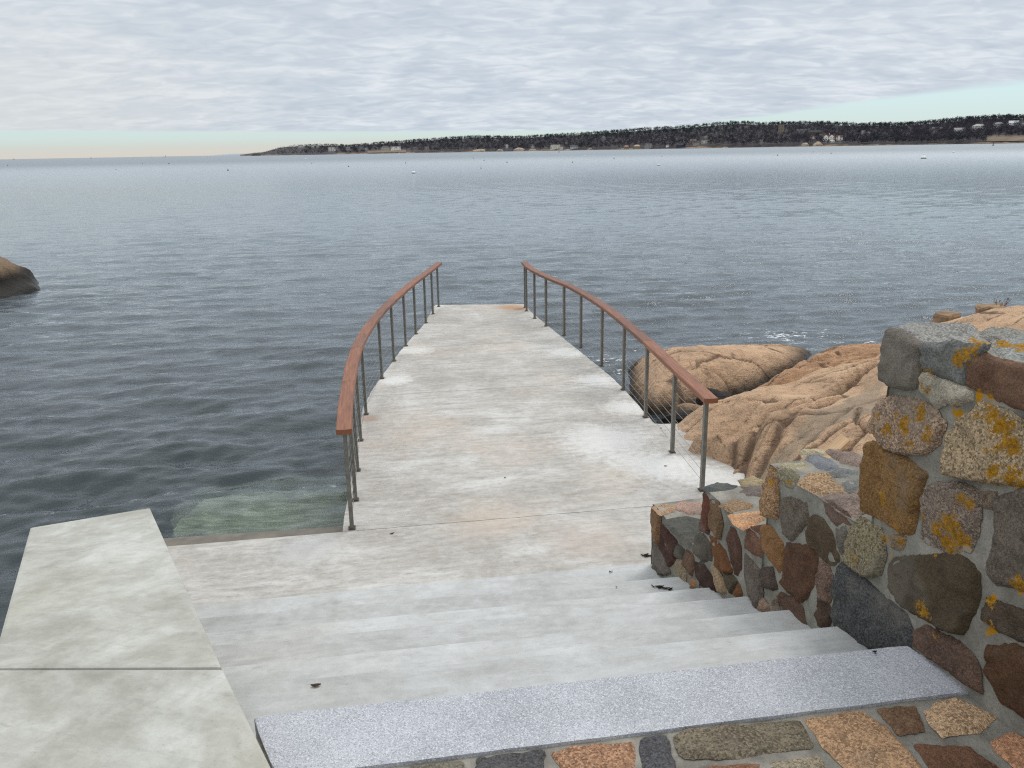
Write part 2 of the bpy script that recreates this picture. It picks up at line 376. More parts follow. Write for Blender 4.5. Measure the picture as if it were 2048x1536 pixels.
# ================================================================== WATER
def make_water():
    rows = [1.5]
    while rows[-1] < 40: rows.append(rows[-1] * 1.006)
    while rows[-1] < 300: rows.append(rows[-1] * 1.0085)
    while rows[-1] < 40000: rows.append(rows[-1] * 1.06)
    r = np.array(rows); a = np.radians(np.linspace(-75, 75, 760))
    X = np.sin(a)[None, :] * r[:, None]; Y = np.cos(a)[None, :] * r[:, None]
    dr = np.where(r < 40, r * .006, r * .0085)[:, None]
    Z = np.zeros_like(X); g = np.random.default_rng(3)
    wx = X + .25 * vnoise(X, Y, .35, 5, 3); wy = Y + .25 * vnoise(X, Y, .3, 6, 3)
    for k in range(90):
        lam = .24 * (2.4 / .24) ** (g.random() ** 1.5)
        th = g.normal(R(-11), R(15) if lam > .5 else R(26))         # crests nearly along X
        kx, ky = np.sin(th) * 2 * np.pi / lam, np.cos(th) * 2 * np.pi / lam
        amp = .0029 * (lam / .6) ** .75 * (.6 + .8 * g.random())
        fade = np.clip((lam / dr - 2.2) / 1.6, 0, 1)
        ph = kx * wx + ky * wy + g.random() * 6.283
        Z += amp * fade * (np.sin(ph) + .28 * np.sin(2 * ph + 1.3))
    Z *= (.72 + .42 * vnoise(X, Y, .16, 9, 3))
    V = np.stack([X, Y, Z], -1).reshape(-1, 3)
    me = fastmesh('water', V, gridq(len(r), len(a)))
    foam = np.zeros(X.shape)
    for fx, fy, fr, fs in [(1208, 722, .8, 1.0), (1232, 745, .6, .9), (1246, 712, .5, .8), (1560, 672, 1.0, 1), (1586, 682, .55, 1.0), (1500, 676, .9, .7),
                           (1650, 668, 1.0, .75), (1690, 690, .8, .8), (1740, 690, .9, .9), (1640, 694, .8, .7), (1430, 680, 1.0, .6), (1330, 692, .5, .6), (1270, 690, .6, .55), (660, 975, .30, .7), (620, 985, .3, .6), (590, 995, .25, .5)]:
        p = at(fx, fy, 0); foam = np.maximum(foam, fs * np.clip(1 - np.hypot(X - p[0], (Y - p[1])) / fr, 0, 1))
    fattr(me, 'foam', foam.ravel())
    m = bpy.data.materials.new('sea_water'); m.use_nodes = True; m.node_tree.nodes.clear(); t = NT(m.node_tree)
    out = t.node('ShaderNodeOutputMaterial'); pos = t.node('ShaderNodeNewGeometry').outputs['Position']
    dist = t.node('ShaderNodeVectorMath', {0: pos}, operation='LENGTH').outputs['Value']
    b1 = t.noise(t.scaled(pos, (1.0, 1.7, 1), (0, 0, R(6))), 5.5, 4, .6, .3)
    b2 = t.noise(t.scaled(pos, (.8, 1.8, 1), (0, 0, R(-10))), 1.9, 5, .6, .4)
    b3 = t.noise(t.scaled(pos, (.5, 1.5, 1), (0, 0, R(4))), .55, 5, .6)
    hsum = t.math('ADD', t.math('MULTIPLY', b1, .011),
           t.math('ADD', t.math('MULTIPLY', t.math('MULTIPLY', b2, t.mapr(dist, 5, 30, .30, 1.0)), .050),
                          t.math('MULTIPLY', t.math('MULTIPLY', b3, t.mapr(dist, 20, 90, .1, 1.0)), .075)))
    nb = t.bump(hsum, 1.0, 1.0)
    fcol = t.noise(t.scaled(pos, (.7, 1.6, 1)), 1.3, 3, .6, 0, 1)
    cen = t.node('ShaderNodeVectorMath', {0: fcol, 1: (.5, .5, .5)}, operation='SUBTRACT').outputs[0]
    flat_ = t.node('ShaderNodeVectorMath', {0: cen, 1: (.8, 1.0, 0.0)}, operation='MULTIPLY').outputs[0]
    band = t.mapr(t.noise(t.scaled(pos, (.004, .02, 1)), 1.0, 3, .6), .35, .65, .75, 1.2)
    amt = t.math('MULTIPLY', t.mapr(dist, 25, 160, 0.0, .42), band)
    sc_ = t.node('ShaderNodeVectorMath', {0: flat_, 'Scale': amt}, operation='SCALE').outputs[0]
    ad_ = t.node('ShaderNodeVectorMath', {0: nb, 1: sc_}, operation='ADD').outputs[0]
    nrm = t.node('ShaderNodeVectorMath', {0: ad_}, operation='NORMALIZE').outputs[0]
    fr = t.node('ShaderNodeFresnel', {'IOR': 1.34, 'Normal': nrm})
    gl = t.node('ShaderNodeBsdfGlossy', {'Color': (.95, .975, 1.0, 1), 'Roughness': t.mapr(dist, 10, 300, .05, .30), 'Normal': nrm})
    tr1 = t.node('ShaderNodeBsdfTransparent', {'Color': (.84, .90, .86, 1)})
    tr2 = t.node('ShaderNodeBsdfRefraction', {'Color': (.86, .92, .88, 1), 'IOR': 1.33, 'Roughness': .06, 'Normal': nb})
    tr = t.node('ShaderNodeMixShader', {0: .35}); t.l.new(tr1.outputs[0], tr.inputs[1]); t.l.new(tr2.outputs[0], tr.inputs[2])
    body = t.node('ShaderNodeBsdfDiffuse', {'Color': lin((102, 115, 121))})
    deep = t.node('ShaderNodeMixShader', {0: t.mapr(dist, 7, 40, .20, .80)}); t.l.new(tr.outputs[0], deep.inputs[1]); t.l.new(body.outputs[0], deep.inputs[2])
    refl = t.math('MULTIPLY', fr.outputs[0], t.mapr(dist, 60, 500, 1.0, .46))      # a choppy sea mirrors less at grazing angles than a flat one
    surf = t.node('ShaderNodeMixShader', {0: refl}); t.l.new(deep.outputs[0], surf.inputs[1]); t.l.new(gl.outputs[0], surf.inputs[2])
    fm = t.node('ShaderNodeAttribute', attribute_name='foam').outputs['Fac']
    fn = t.noise(t.scaled(pos, (1, 1.6, 1)), 6.0, 6, .68, 1.2)
    ff = t.math('MULTIPLY', t.mapr(t.math('ADD', fn, t.math('MULTIPLY', fm, .20)), .70, .77), t.mapr(fm, .03, .3))
    white = t.node('ShaderNodeBsdfDiffuse', {'Color': (.75, .78, .8, 1)})
    fin = t.node('ShaderNodeMixShader', {0: ff}); t.l.new(surf.outputs[0], fin.inputs[1]); t.l.new(white.outputs[0], fin.inputs[2])
    t.l.new(fin.outputs[0], out.inputs[0])
    o = link('water', me, m); tag(o, kind='structure')
make_water()
M_bed = plain('dark_seabed', (24, 31, 31), .95, 0, .3, .8)
o = link('seabed', mesh('seabed', [(-45000, -60, -3.2), (45000, -60, -3.2), (45000, 45000, -3.2), (-45000, 45000, -3.2)], [(0, 1, 2, 3)]), M_bed); tag(o, kind='structure')

# ================================================================== CONCRETE: pier, landing, stairs, granite, cap
ZD = .35
def A(x, y, z=ZD): return tuple(at(x, y, z)[:2])
left_edge = [A(684, 1062), A(725, 817), A(740, 787), A(757, 762), A(775, 737), A(802, 700), A(827, 672), A(847, 650), A(870, 610)]
right_edge = [A(1050, 608), A(1060, 622), A(1100, 655), A(1150, 695), A(1200, 735), A(1233, 763), A(1275, 808), A(1309, 848)]
def lerp(a, b, f): return tuple(np.array(a) * (1 - f) + np.array(b) * f)
def xat(poly, y):
    for p, q in zip(poly, poly[1:]):
        lo, hi = sorted((p[1], q[1]))
        if lo <= y <= hi: f = (y - p[1]) / (q[1] - p[1]); return p[0] + f * (q[0] - p[0])
pier = thing('concrete_pier', 'long pale concrete pier running out into the sea between two railings', 'pier', (0, 9, 0))
pier.location = (0, 0, 0)
# joint one: at the foot of the railing; joint two: further out (cast panels with a fine gap)
def slope8(p, dx): return (p[0] + dx, p[1] + math.tan(R(8.6)) * dx)
j1l = A(684, 1064); gap = .008
def dn(p, s): return (p[0], p[1] + s)
y2 = A(738, 792)[1]; j2l = (xat(left_edge, y2), y2); j2r = slope8(j2l, 0); dxr = 3.3
j2r = (xat(right_edge[::-1], y2 + .45) , y2 + .45)
j3y = A(805, 697)[1]; j3l = (xat(left_edge, j3y), j3y); j3r = (xat(right_edge[::-1], j3y + .4), j3y + .4)
lefts = lambda a, b: [p for p in left_edge if a < p[1] < b]
rights = lambda a, b: [p for p in right_edge if a < p[1] < b]
j1r = slope8(j1l, 4.6)
slab('deck', [dn(j1l, gap)] + lefts(j1l[1] + .05, y2 - .02) + [dn(j2l, -gap / 2), dn(j2r, -gap / 2)] + [p for p in right_edge if p[1] < j2r[1] - .02] +
     [(3.2, right_edge[-1][1] - .02), (3.2, 6.9), dn(j1r, gap)], -1.2, ZD, M_deck, pier, .012, jit=.006)
slab('deck', [dn(j2l, gap / 2)] + lefts(y2 + .02, j3y - .02) + [dn(j3l, -gap / 2), dn(j3r, -gap / 2)] + [p for p in right_edge if j2r[1] + .02 < p[1] < j3r[1] - .02] + [dn(j2r, gap / 2)], -1.2, ZD, M_deck, pier, .012, jit=.006)
slab('deck', [dn(j3l, gap / 2)] + lefts(j3y + .02, 99) + [p for p in right_edge if p[1] > j3r[1] + .02] + [dn(j3r, gap / 2)], -1.2, ZD, M_deck, pier, .012, jit=.006)
# steps: front edges, heights
ZG = 1.40; RI = .15
EDG = [((507, 1434), (1816, 1290)), ((455, 1374), (1649, 1255)), ((443, 1335), (1566, 1221)), ((431, 1291), (1481, 1194)), ((418, 1266), (1419, 1175)), ((405, 1237), (1344, 1155)), ((391, 1210), (1309, 1125))]
FE = [(A(*a, ZG - RI * k), A(*b, ZG - RI * k)) for k, (a, b) in enumerate(EDG)]
def ext(e, l, r):
    a, b = np.array(e[0]), np.array(e[1]); u = (b - a) / np.linalg.norm(b - a); return tuple(a - u * l), tuple(b + u * r)
ll = A(340, 1095)
slab('landing', [slope8(j1l, -1.9), j1l, j1r, (3.0, 4.6), ext(FE[6], .5, .8)[1], ext(FE[6], .5, .8)[0]], -1.2, ZD, M_deck, pier, .012, jit=.006)
e0, e1 = np.array(slope8(j1l, -1.75)), np.array(j1l)
slab('footing', [tuple(e0 + (0, -.2)), tuple(e1 + (-.02, -.2)), tuple(e1 + (-.02, .44)), tuple(e0 + (0, .50))], -1.2, .20, plain('wet_concrete', (112, 106, 96), .6, 0, .25, 7, .01), pier, .02)
stairs = thing('concrete_stairs', 'broad pale concrete stairs going down from the grey granite slab to the pier landing', 'stairs', (0, 0, 0))
for k in range(1, 7):
    f = ext(FE[k], .45, .35); bk = ext(FE[k - 1], .45, .35)
    q0, q1 = np.array(bk[0]) - np.array((-.01, .1)), np.array(bk[1]) - np.array((-.01, .1))
    so_ = slab('step', [tuple(q0), tuple(q1), f[1], f[0]], ZG - RI * (k + 1) - .3, ZG - RI * k, M_step, stairs, .014, jit=.004); so_['tread_tone'] = (.62, .98, .66, .95, .60, .90)[k - 1]   # alternating tread tones keep the step edges readable
g0, g1 = FE[0]
gn0, gn1 = A(553, 1556, ZG), A(1947, 1381, ZG)
o = slab('granite_slab', [g0, g1, gn1, gn0], ZG - .17, ZG, M_gran, None, .008, jit=.003)
tag(o, 'speckled blue grey granite slab forming the top step beside the fieldstone paving', 'stone slab')
# flank wall with its sloping concrete cap, left of the stairs
ZC = 1.52
c1, c2 = np.array(A(445, 1335, ZC)), np.array(A(543, 1532, ZC))
hd = (c1 - c2) / np.linalg.norm(c1 - c2)
s0 = c1 @ hd
SLP = math.tan(R(9))
def capz(x, y):
    s = np.array((x, y)) @ hd - s0
    return ZC - max(0.0, s) * SLP
def oncap(x, y):
    d = ray(x, y); lo, hi = .3, 12.0
    k = 0
    for it in range(60):
        m_ = (lo + hi) / 2 / F; q = CP + d * m_
        if q[2] > capz(q[0], q[1]): lo = m_ * F
        else: hi = m_ * F
    return tuple(q[:2])
wl = thing('flank_wall', 'low pale concrete wall with a smooth flat cap left of the stairs', 'wall', (0, 0, 0))
jr_, jl_ = np.array(oncap(445, 1335)), np.array(oncap(-19, 1337))
fr_, fl_ = np.array(oncap(300, 1015)), np.array(oncap(60, 1055))
nl_ = np.array(oncap(-420, 1900)); nr_ = np.array(oncap(640, 1730))
ul = (jl_ - jr_) / np.linalg.norm(jl_ - jr_)
gp = hd * .006
slab('cap', [jr_ + gp, fr_, fl_, jl_ + gp], 0, 0, M_cap, wl, .014, capz)
slab('cap', [nr_, jr_ - gp, jl_ - gp, jl_ - hd * 1.6], 0, 0, M_cap, wl, .014, capz)
for ob in wl.children:                     # caps are 12 cm thick
    for v in ob.data.vertices:
        if v.co.z < .01: v.co.z = capz(v.co.x, v.co.y) - .12
ctr = (jr_ + fr_ + fl_ + jl_) / 4
bod = [np.array(p) + (ctr - np.array(p)) / np.linalg.norm(ctr - np.array(p)) * .05 for p in (jr_ - hd * 1.5, jr_, fr_, fl_, jl_, jl_ - hd * 1.6)]
slab('wall_body', bod, -1.5, 0, M_wallc, wl, 0, lambda x, y: capz(x, y) - .122)

# submerged slab beside the landing
def algae():
    m, t, b, pos, o = mat('green_algae_concrete')
    n1 = t.noise(t.scaled(pos, (2, 7, 2), (0, 0, A8)), 1.4, 6, .65, 1.0); n2 = t.noise(pos, 20, 5, .7)
    c = t.ramp(n1, [(.36, lin((84, 92, 76))), (.5, lin((146, 150, 130))), (.64, lin((196, 198, 180)))])
    c = t.mix(t.mapr(n2, .5, .7, 0, .5), c, lin((100, 108, 84)))
    t.set(b, 'Base Color', c); t.set(b, 'Roughness', .9); t.set(b, 'Normal', t.bump(n2, .8, .01)); return m
zs = -.14
_q = [A(335, 1110, zs), A(352, 1040, zs), A(398, 982, zs), A(470, 968, zs), A(560, 960, zs), A(760, 955, zs), A(760, 1110, zs)]
_sub = []
for i_ in range(len(_q)):
    for k_ in range(10):
        w_ = np.array(lerp(_q[i_], _q[(i_ + 1) % len(_q)], k_ / 10)); _sub.append(tuple(w_ + .05 * np.array(mn.noise_vector(Vector((w_[0] * 4, w_[1] * 4, 2))))[:2]))
o = slab('submerged_slab', [*_sub], -1.5, zs, algae(), None, .05, lambda x, y: zs - .05 * max(0, y - 6.0) + .02 * mn.noise(Vector((x * 3, y * 3, 0))))
tag(o, 'green algae covered concrete slab under shallow water beside the landing', 'slab')

# ================================================================== RAILINGS
HR = .84
def smooth_path(P, n=6):
    P = [np.array(p, float) for p in P]; out = []
    for i in range(len(P) - 1):
        p0, p1, p2, p3 = P[max(0, i - 1)], P[i], P[i + 1], P[min(len(P) - 1, i + 2)]
        for k in range(n):
            u = k / n; out.append(.5 * ((2 * p1) + (p2 - p0) * u + (2 * p0 - 5 * p1 + 4 * p2 - p3) * u * u + (3 * p1 - p0 - 3 * p2 + p3) * u ** 3))
    out.append(P[-1]); return out
def board(path, w, th, ztop, name, parent, round_start=False, round_end=False):
    bm = bmesh.new(); uv = bm.loops.layers.uv.new('UV'); rings = []; L = 0
    P = [np.array(p[:2]) for p in path]
    Ls = []
    for i, p in enumerate(P):
        a = P[max(0, i - 1)]; b = P[min(len(P) - 1, i + 1)]; tdir = (b - a) / np.linalg.norm(b - a); n = np.array((tdir[1], -tdir[0]))
        if i: L += np.linalg.norm(p - P[i - 1])
        Ls.append(L); hw = w / 2; c = .007
        prof = [(-hw, -th), (-hw, -c), (-hw + c, 0), (hw - c, 0), (hw, -c), (hw, -th)]
        rings.append([bm.verts.new((p[0] + n[0] * s, p[1] + n[1] * s, ztop + z)) for s, z in prof])
    vs = [0, .03, .04, .16, .17, .2]
    for i in range(len(rings) - 1):
        for j in range(6):
            k = (j + 1) % 6; f = bm.faces.new((rings[i][j], rings[i + 1][j], rings[i + 1][k], rings[i][k]))
            for lp, q in zip(f.loops, ((i, j), (i + 1, j), (i + 1, k), (i, k))): lp[uv].uv = (Ls[q[0]], vs[q[1]] * .6)
    def cap(ring, p, d, rnd):
        if not rnd:
            bm.faces.new(ring if d < 0 else ring[::-1]); return
        q = P[0] if d < 0 else P[-1]; q2 = P[1] if d < 0 else P[-2]; td = (q - q2) / np.linalg.norm(q - q2); n = np.array((td[1], -td[0]))
        seg = 8; top = []; bot = []
        for k in range(seg + 1):
            an = math.pi * k / seg; x = math.cos(an) * w / 2; y = math.sin(an) * w * .16
            pt = q + n * x + td * y
            top.append(bm.verts.new((pt[0], pt[1], ztop))); bot.append(bm.verts.new((pt[0], pt[1], ztop - th)))
        bm.faces.new(top); bm.faces.new(bot[::-1])
        for k in range(seg): bm.faces.new((top[k], bot[k], bot[k + 1], top[k + 1]))
    cap(rings[0], P[0], -1, round_start); cap(rings[-1], P[-1], 1, round_end)
    bmesh.ops.recalc_face_normals(bm, faces=bm.faces)
    me = bpy.data.meshes.new(name); bm.to_mesh(me); bm.free(); return link(name, me, M_rail, parent)
def tube(bm, a, b, r, n=6):
    a = Vector(a); b = Vector(b); d = (b - a).normalized(); u = d.orthogonal().normalized(); v = d.cross(u)
    ra = [bm.verts.new(a + (u * math.cos(6.2832 * k / n) + v * math.sin(6.2832 * k / n)) * r) for k in range(n)]
    rb = [bm.verts.new(b + (u * math.cos(6.2832 * k / n) + v * math.sin(6.2832 * k / n)) * r) for k in range(n)]
    for k in range(n): bm.faces.new((ra[k], ra[(k + 1) % n], rb[(k + 1) % n], rb[k]))
    bm.faces.new(ra[::-1]); bm.faces.new(rb)
def box(bm, c, sx, sy, z0, z1, ang=0.0, bev=0.0):
    ca, sa = math.cos(ang), math.sin(ang); vs = []
    for z in (z0, z1):
        for x, y in ((-1, -1), (1, -1), (1, 1), (-1, 1)):
            X, Y = x * sx / 2, y * sy / 2; vs.append(bm.verts.new((c[0] + X * ca - Y * sa, c[1] + X * sa + Y * ca, z)))
    fs = [(3, 2, 1, 0), (4, 5, 6, 7), (0, 1, 5, 4), (1, 2, 6, 5), (2, 3, 7, 6), (3, 0, 4, 7)]
    F_ = [bm.faces.new([vs[i] for i in f]) for f in fs]
    if bev: bmesh.ops.bevel(bm, geom=list({e for f in F_ for e in f.edges}), offset=bev, segments=1, affect='EDGES')
def bmobj(bm, name, m, parent=None):
    me = bpy.data.meshes.new(name); bm.to_mesh(me); bm.free(); return link(name, me, m, parent)
def railing(label, rail_px, posts, cuts, inward):
    root = thing('railing', label, 'railing', (0, 0, 0), 'railings along the pier')
    RP = [at(x, y, ZD + HR)[:2] for x, y in rail_px]
    path = [np.array(p, float) for p in RP]; n = len(path)
    path[0] = path[0] + (path[0] - path[1]) / np.linalg.norm(path[0] - path[1]) * .06
    # boards between the cuts (fractions of the path)
    idx = [0] + [int(round(c * (n - 1))) for c in cuts] + [n - 1]
    for a, b in zip(idx, idx[1:]):
        seg = [np.array(p) for p in path[a:b + 1]]
        d0 = (seg[1] - seg[0]) / np.linalg.norm(seg[1] - seg[0]); d1 = (seg[-1] - seg[-2]) / np.linalg.norm(seg[-1] - seg[-2])
        seg[0] = seg[0] + d0 * .002 * (a != 0); seg[-1] = seg[-1] - d1 * .002 * (b != n - 1)
        board(seg, .122, .042, ZD + HR, 'handrail_board', root, a == 0, False)
    PP = np.array(path); bases = []
    for x, y in posts:
        p = at(x, y, ZD)[:2]
        i = int(np.argmin(np.hypot(PP[:, 0] - p[0], PP[:, 1] - p[1]))); q = PP[min(n - 1, i + 1)] - PP[max(0, i - 1)]
        q = q / np.linalg.norm(q); off = np.array(p) - PP[i]; nn = np.array((q[1], -q[0]))
        s = float(off @ nn); al = float(off @ q)
        if i == 0: al = max(al, .035)
        if i == n - 1: al = min(al, -.07)
        p = PP[i] + q * al + nn * max(-.03, min(.03, s))     # under the handrail
        bases.append((p, math.atan2(q[1], q[0])))
    for p, a in bases:
        bm = bmesh.new(); box(bm, p, .05, .032, ZD + .006, ZD + HR - .044, a, .002)
        po = bmobj(bm, 'post', M_post, root)
        bm = bmesh.new(); box(bm, p, .072, .055, ZD + .001, ZD + .008, a); bmobj(bm, 'base_plate', M_base, po)
    for k in range(8):
        z = ZD + .085 + k * .088
        bm = bmesh.new()
        for (p, a), (q, b) in zip(bases, bases[1:]): tube(bm, (p[0], p[1], z), (q[0], q[1], z), .0022, 5)
        bmobj(bm, 'cable', M_cable, root)
    return root
railing('left hand railing of the pier, brown wooden handrail on steel posts above open water',
        [(688, 853), (690, 812), (697, 762), (703, 728), (713, 694), (726, 668), (742, 644), (763, 619), (785, 598), (808, 578), (830, 560), (850, 546), (866, 534), (878, 524)],
        [(704, 1065), (712, 1000), (727, 940), (737, 880), (748, 828), (769, 757), (796, 722), (818, 692), (838, 668), (852, 646), (866, 628), (879, 611)],
        [.17, .30, .40, .50, .62, .78], 1)
railing('right hand railing of the pier, brown wooden handrail on steel posts beside the orange rocks',
        [(1418, 792), (1388, 765), (1358, 738), (1326, 708), (1296, 681), (1268, 657), (1243, 636), (1216, 615), (1190, 598), (1163, 582), (1138, 569), (1112, 559), (1088, 549), (1068, 539), (1056, 531), (1049, 523)],
        [(1404, 990), (1332, 905), (1278, 835), (1238, 780), (1188, 733), (1145, 697), (1112, 673), (1082, 653), (1067, 637), (1053, 622), (1050, 615)],
        [.27, .40, .53, .68, .84, .93], -1)

# ================================================================== FIELDSTONE WALL AND PAVING
def subdiv_poly(P, step, jit, r):
    P = [np.array(p, float) for p in P]
    Q = []                                          # one round of corner cutting
    for i in range(len(P)):
        a, b = P[i], P[(i + 1) % len(P)]; L = np.linalg.norm(b - a); f = min(.14, .007 / max(L, 1e-6))
        Q += [a * (1 - f) + b * f, a * f + b * (1 - f)]
    out = []
    for i in range(len(Q)):
        a, b = Q[i], Q[(i + 1) % len(Q)]; L = np.linalg.norm(b - a); n = max(1, int(L / step))
        for k in range(n):
            p = a + (b - a) * k / n; out.append(p + r.normal(0, jit, 2))
    return out
LICH = []
def lichen_of(P):
    P = np.asarray(P); v = np.zeros(len(P))
    for c, r in LICH: v = np.maximum(v, np.clip(1 - np.linalg.norm(P - c, axis=1) / r, 0, 1) ** .6)
    return v
class StoneMesh:
    def __init__(s): s.V = []; s.Fa = []; s.tone = []; s.grain = []; s.mi = []; s.lv = []
    def stone(s, P3, N, tone, grain=.6, proud=.022, g=.014, rough=1.0, lich=0.0, grow=.014):
        """P3: 3D polygon in a plane with unit normal N"""
        P3 = np.array(P3, float); N = np.array(N, float); c = P3.mean(0)
        U = P3[1] - P3[0]; U -= N * (U @ N); U /= np.linalg.norm(U); Vv = np.cross(N, U)
        P2 = [((p - c) @ U, (p - c) @ Vv) for p in P3]
        if grow:
            ar = sum(P2[i][0] * P2[(i + 1) % len(P2)][1] - P2[(i + 1) % len(P2)][0] * P2[i][1] for i in range(len(P2)))
            sg = 1 if ar > 0 else -1; Q2 = []
            for i in range(len(P2)):
                p0, p1, p2 = (np.array(P2[(i + k) % len(P2)]) for k in (-1, 0, 1))
                a_ = (p1 - p0) / max(1e-6, np.linalg.norm(p1 - p0)); b_ = (p2 - p1) / max(1e-6, np.linalg.norm(p2 - p1))
                na, nb_ = np.array((a_[1], -a_[0])) * sg, np.array((b_[1], -b_[0])) * sg; m_ = na + nb_; m_ = m_ / max(.35, np.linalg.norm(m_))
                Q2.append(tuple(p1 + m_ * grow / max(.6, m_ @ na)))
            P2 = Q2
        r = np.random.default_rng(int(abs(c[0] * 7919 + c[1] * 6101 + c[2] * 911) * 1000) % 100000)
        B = subdiv_poly(P2, g * .9, .0012, r)
        B = [b + .0075 * np.array(mn.noise_vector(Vector((b[0] * 17 + c[0] * 9, b[1] * 17, c[1] * 9)))[:2]) + .004 * np.array(mn.noise_vector(Vector((b[0] * 55, b[1] * 55 + c[2] * 9, c[1] * 7)))[:2]) for b in B]; Bp = [tuple(b) for b in B]
        lo = np.min(B, 0); hi = np.max(B, 0)
        gx, gy = np.meshgrid(np.arange(lo[0], hi[0], g), np.arange(lo[1], hi[1], g))
        gx = gx + r.uniform(-.25, .25, gx.shape) * g; gy = gy + r.uniform(-.25, .25, gy.shape) * g
        gx, gy = gx.ravel(), gy.ravel()
        ok = inpoly(gx, gy, Bp); dd = segdist(gx, gy, Bp)
        ok &= dd > g * .55
        pts = [Vector(b) for b in B] + [Vector((a, b)) for a, b in zip(gx[ok], gy[ok])]
        nb = len(B)
        ov, oe, of, *_ = delaunay_2d_cdt(pts, [(i, (i + 1) % nb) for i in range(nb)], [], 1, 1e-6)
        vx = np.array([v.x for v in ov]); vy = np.array([v.y for v in ov])
        d = segdist(vx, vy, Bp)
        size = float(np.max(d))
        h = -.006 + (.006 + proud * .50) * (1 - np.exp(-d / .0035))
        h += min(.008, size * .05) * (np.clip(d / max(size, 1e-3), 0, 1) ** .8)
        base = len(s.V)
        tilt = r.normal(0, .055, 2) * rough
        for i in range(len(ov)):
            p = c + U * vx[i] + Vv * vy[i]
            e = min(1.0, d[i] / .012)
            n1 = mn.noise(Vector(p) * 8) * .016 + mn.noise(Vector(p) * 26 + Vector((3, 1, 7))) * .008 + abs(mn.noise(Vector(p) * 13 + Vector((9, 2, 4)))) * -.016 + .003
            hh = h[i] + e * rough * n1 + e * (tilt[0] * vx[i] + tilt[1] * vy[i])
            s.V.append(p + N * hh)
        tg = sum(tone) / 3; tn = np.array(lin(tuple((v * .76 + tg * .24) * 1.0 for v in tone))[:3])
        s.tone += [tuple(tn)] * len(ov); s.grain += [grain] * len(ov); s.lv += [lich] * len(ov)
        for f in of:
            q = [base + i for i in f]
            a, b_, c_ = s.V[q[0]], s.V[q[1]], s.V[q[2]]
            if np.cross(b_ - a, c_ - a) @ N < 0: q = q[::-1]
            s.Fa.append(q); s.mi.append(0)
    def add(s, V, Fa, mi=1):
        b = len(s.V); s.V += [np.array(v) for v in V]; s.tone += [(.3, .3, .3)] * len(V); s.grain += [.3] * len(V); s.lv += [0.0] * len(V)
        s.Fa += [[b + i for i in f] for f in Fa]; s.mi += [mi] * len(Fa)
    def build(s, name, parent=None):
        me = mesh(name, s.V, s.Fa, True)
        me.polygons.foreach_set('material_index', s.mi)
        a = me.color_attributes.new('tone', 'FLOAT_COLOR', 'POINT')
        a.data.foreach_set('color', np.c_[np.array(s.tone), np.ones(len(s.tone))].astype(np.float32).ravel())
        fattr(me, 'grain', s.grain); fattr(me, 'lichen', np.maximum(lichen_of(s.V), np.array(s.lv)))
        return link(name, me, [M_stone, M_mortar], parent)
def WS(s, z, off=0.0): return WP + WD * s + WN * off + np.array((0, 0, z))
def wallbox(sm, s0, s1, z0, z1, t0, t1, g=.03):
    """mortar body from s0..s1 along the wall, t0..t1 through it; lumpy subdivided faces"""
    def face(fn, a0, a1, b0, b1, flip):
        na = max(2, int((a1 - a0) / g) + 1); nb = max(2, int((b1 - b0) / g) + 1)
        V = []
        for i in range(na):
            for j in range(nb): V.append(fn(a0 + (a1 - a0) * i / (na - 1), b0 + (b1 - b0) * j / (nb - 1)))
        V = [v + np.array(mn.noise_vector(Vector(v) * 6)) * .007 + np.array(mn.noise_vector(Vector(v) * 19)) * .003 for v in V]
        Q = gridq(na, nb); Q = Q[:, ::-1] if flip else Q
        sm.add(V, Q.tolist())
    face(lambda a, b: WS(a, b, t0 + .008), s0, s1, z0, z1, True)            # stair side
    face(lambda a, b: WS(a, b, t1), s0, s1, z0, z1, False)           # back
    face(lambda a, b: WS(a, z1, b), s0, s1, t0, t1, False)           # top
    face(lambda a, b: WS(s1, b, a), t0, t1, z0, z1, True)            # far end
    face(lambda a, b: WS(s0, b, a), t0, t1, z0, z1, False)
for x, y, r in [(1938, 712, .045), (1925, 716, .05), (1950, 700, .04), (1850, 768, .035), (1862, 778, .03), (1862, 744, .03), (1765, 838, .05), (1785, 858, .055), (1815, 852, .05), (1842, 826, .05), (1862, 868, .05), (1825, 892, .04),
                (1792, 893, .04), (1757, 870, .04), (1800, 830, .03), (1912, 822, .035), (1905, 840, .025), (1985, 830, .045), (2008, 852, .05), (2020, 888, .05), (1990, 902, .04), (1918, 938, .035), (2000, 945, .06), (2034, 955, .06), (1940, 925, .03), (1960, 870, .025), (1955, 830, .03), (1985, 865, .04),
                (1775, 1000, .05), (1812, 965, .035), (1795, 1055, .03), (1880, 1060, .055), (1910, 1052, .07), (1895, 1083, .06), (1925, 1080, .06), (1935, 995, .05), (1945, 1008, .04), (1920, 1000, .03), (1846, 1032, .03), (1850, 1220, .05), (1862, 1232, .03),
                (1715, 1115, .045), (1694, 1105, .035), (1770, 1078, .03), (1802, 1086, .025), (1743, 1145, .02), (1700, 1085, .02), (1985, 1203, .035), (1985, 1250, .035), (1978, 1262, .03), (2044, 1172, .05), (1880, 1275, .03), (1543, 965, .032), (1579, 965, .022), (1725, 1190, .015), (1780, 1115, .02), (1870, 1110, .018), (1845, 740, .02), (1905, 765, .02), (1955, 790, .035), (1975, 795, .03)]:
    LICH.append((onwall(x, y), r))
for x, y, r in [(1955, 672, .05), (1975, 674, .05), (2000, 681, .05), (2030, 687, .05), (2055, 692, .06)]:
    LICH.append((at(x, y, 2.54), r))
wall = thing('stone_wall', 'mortared fieldstone wall with yellow lichen stepping down beside the stairs', 'wall', (0, 0, 0))
FN = -WN
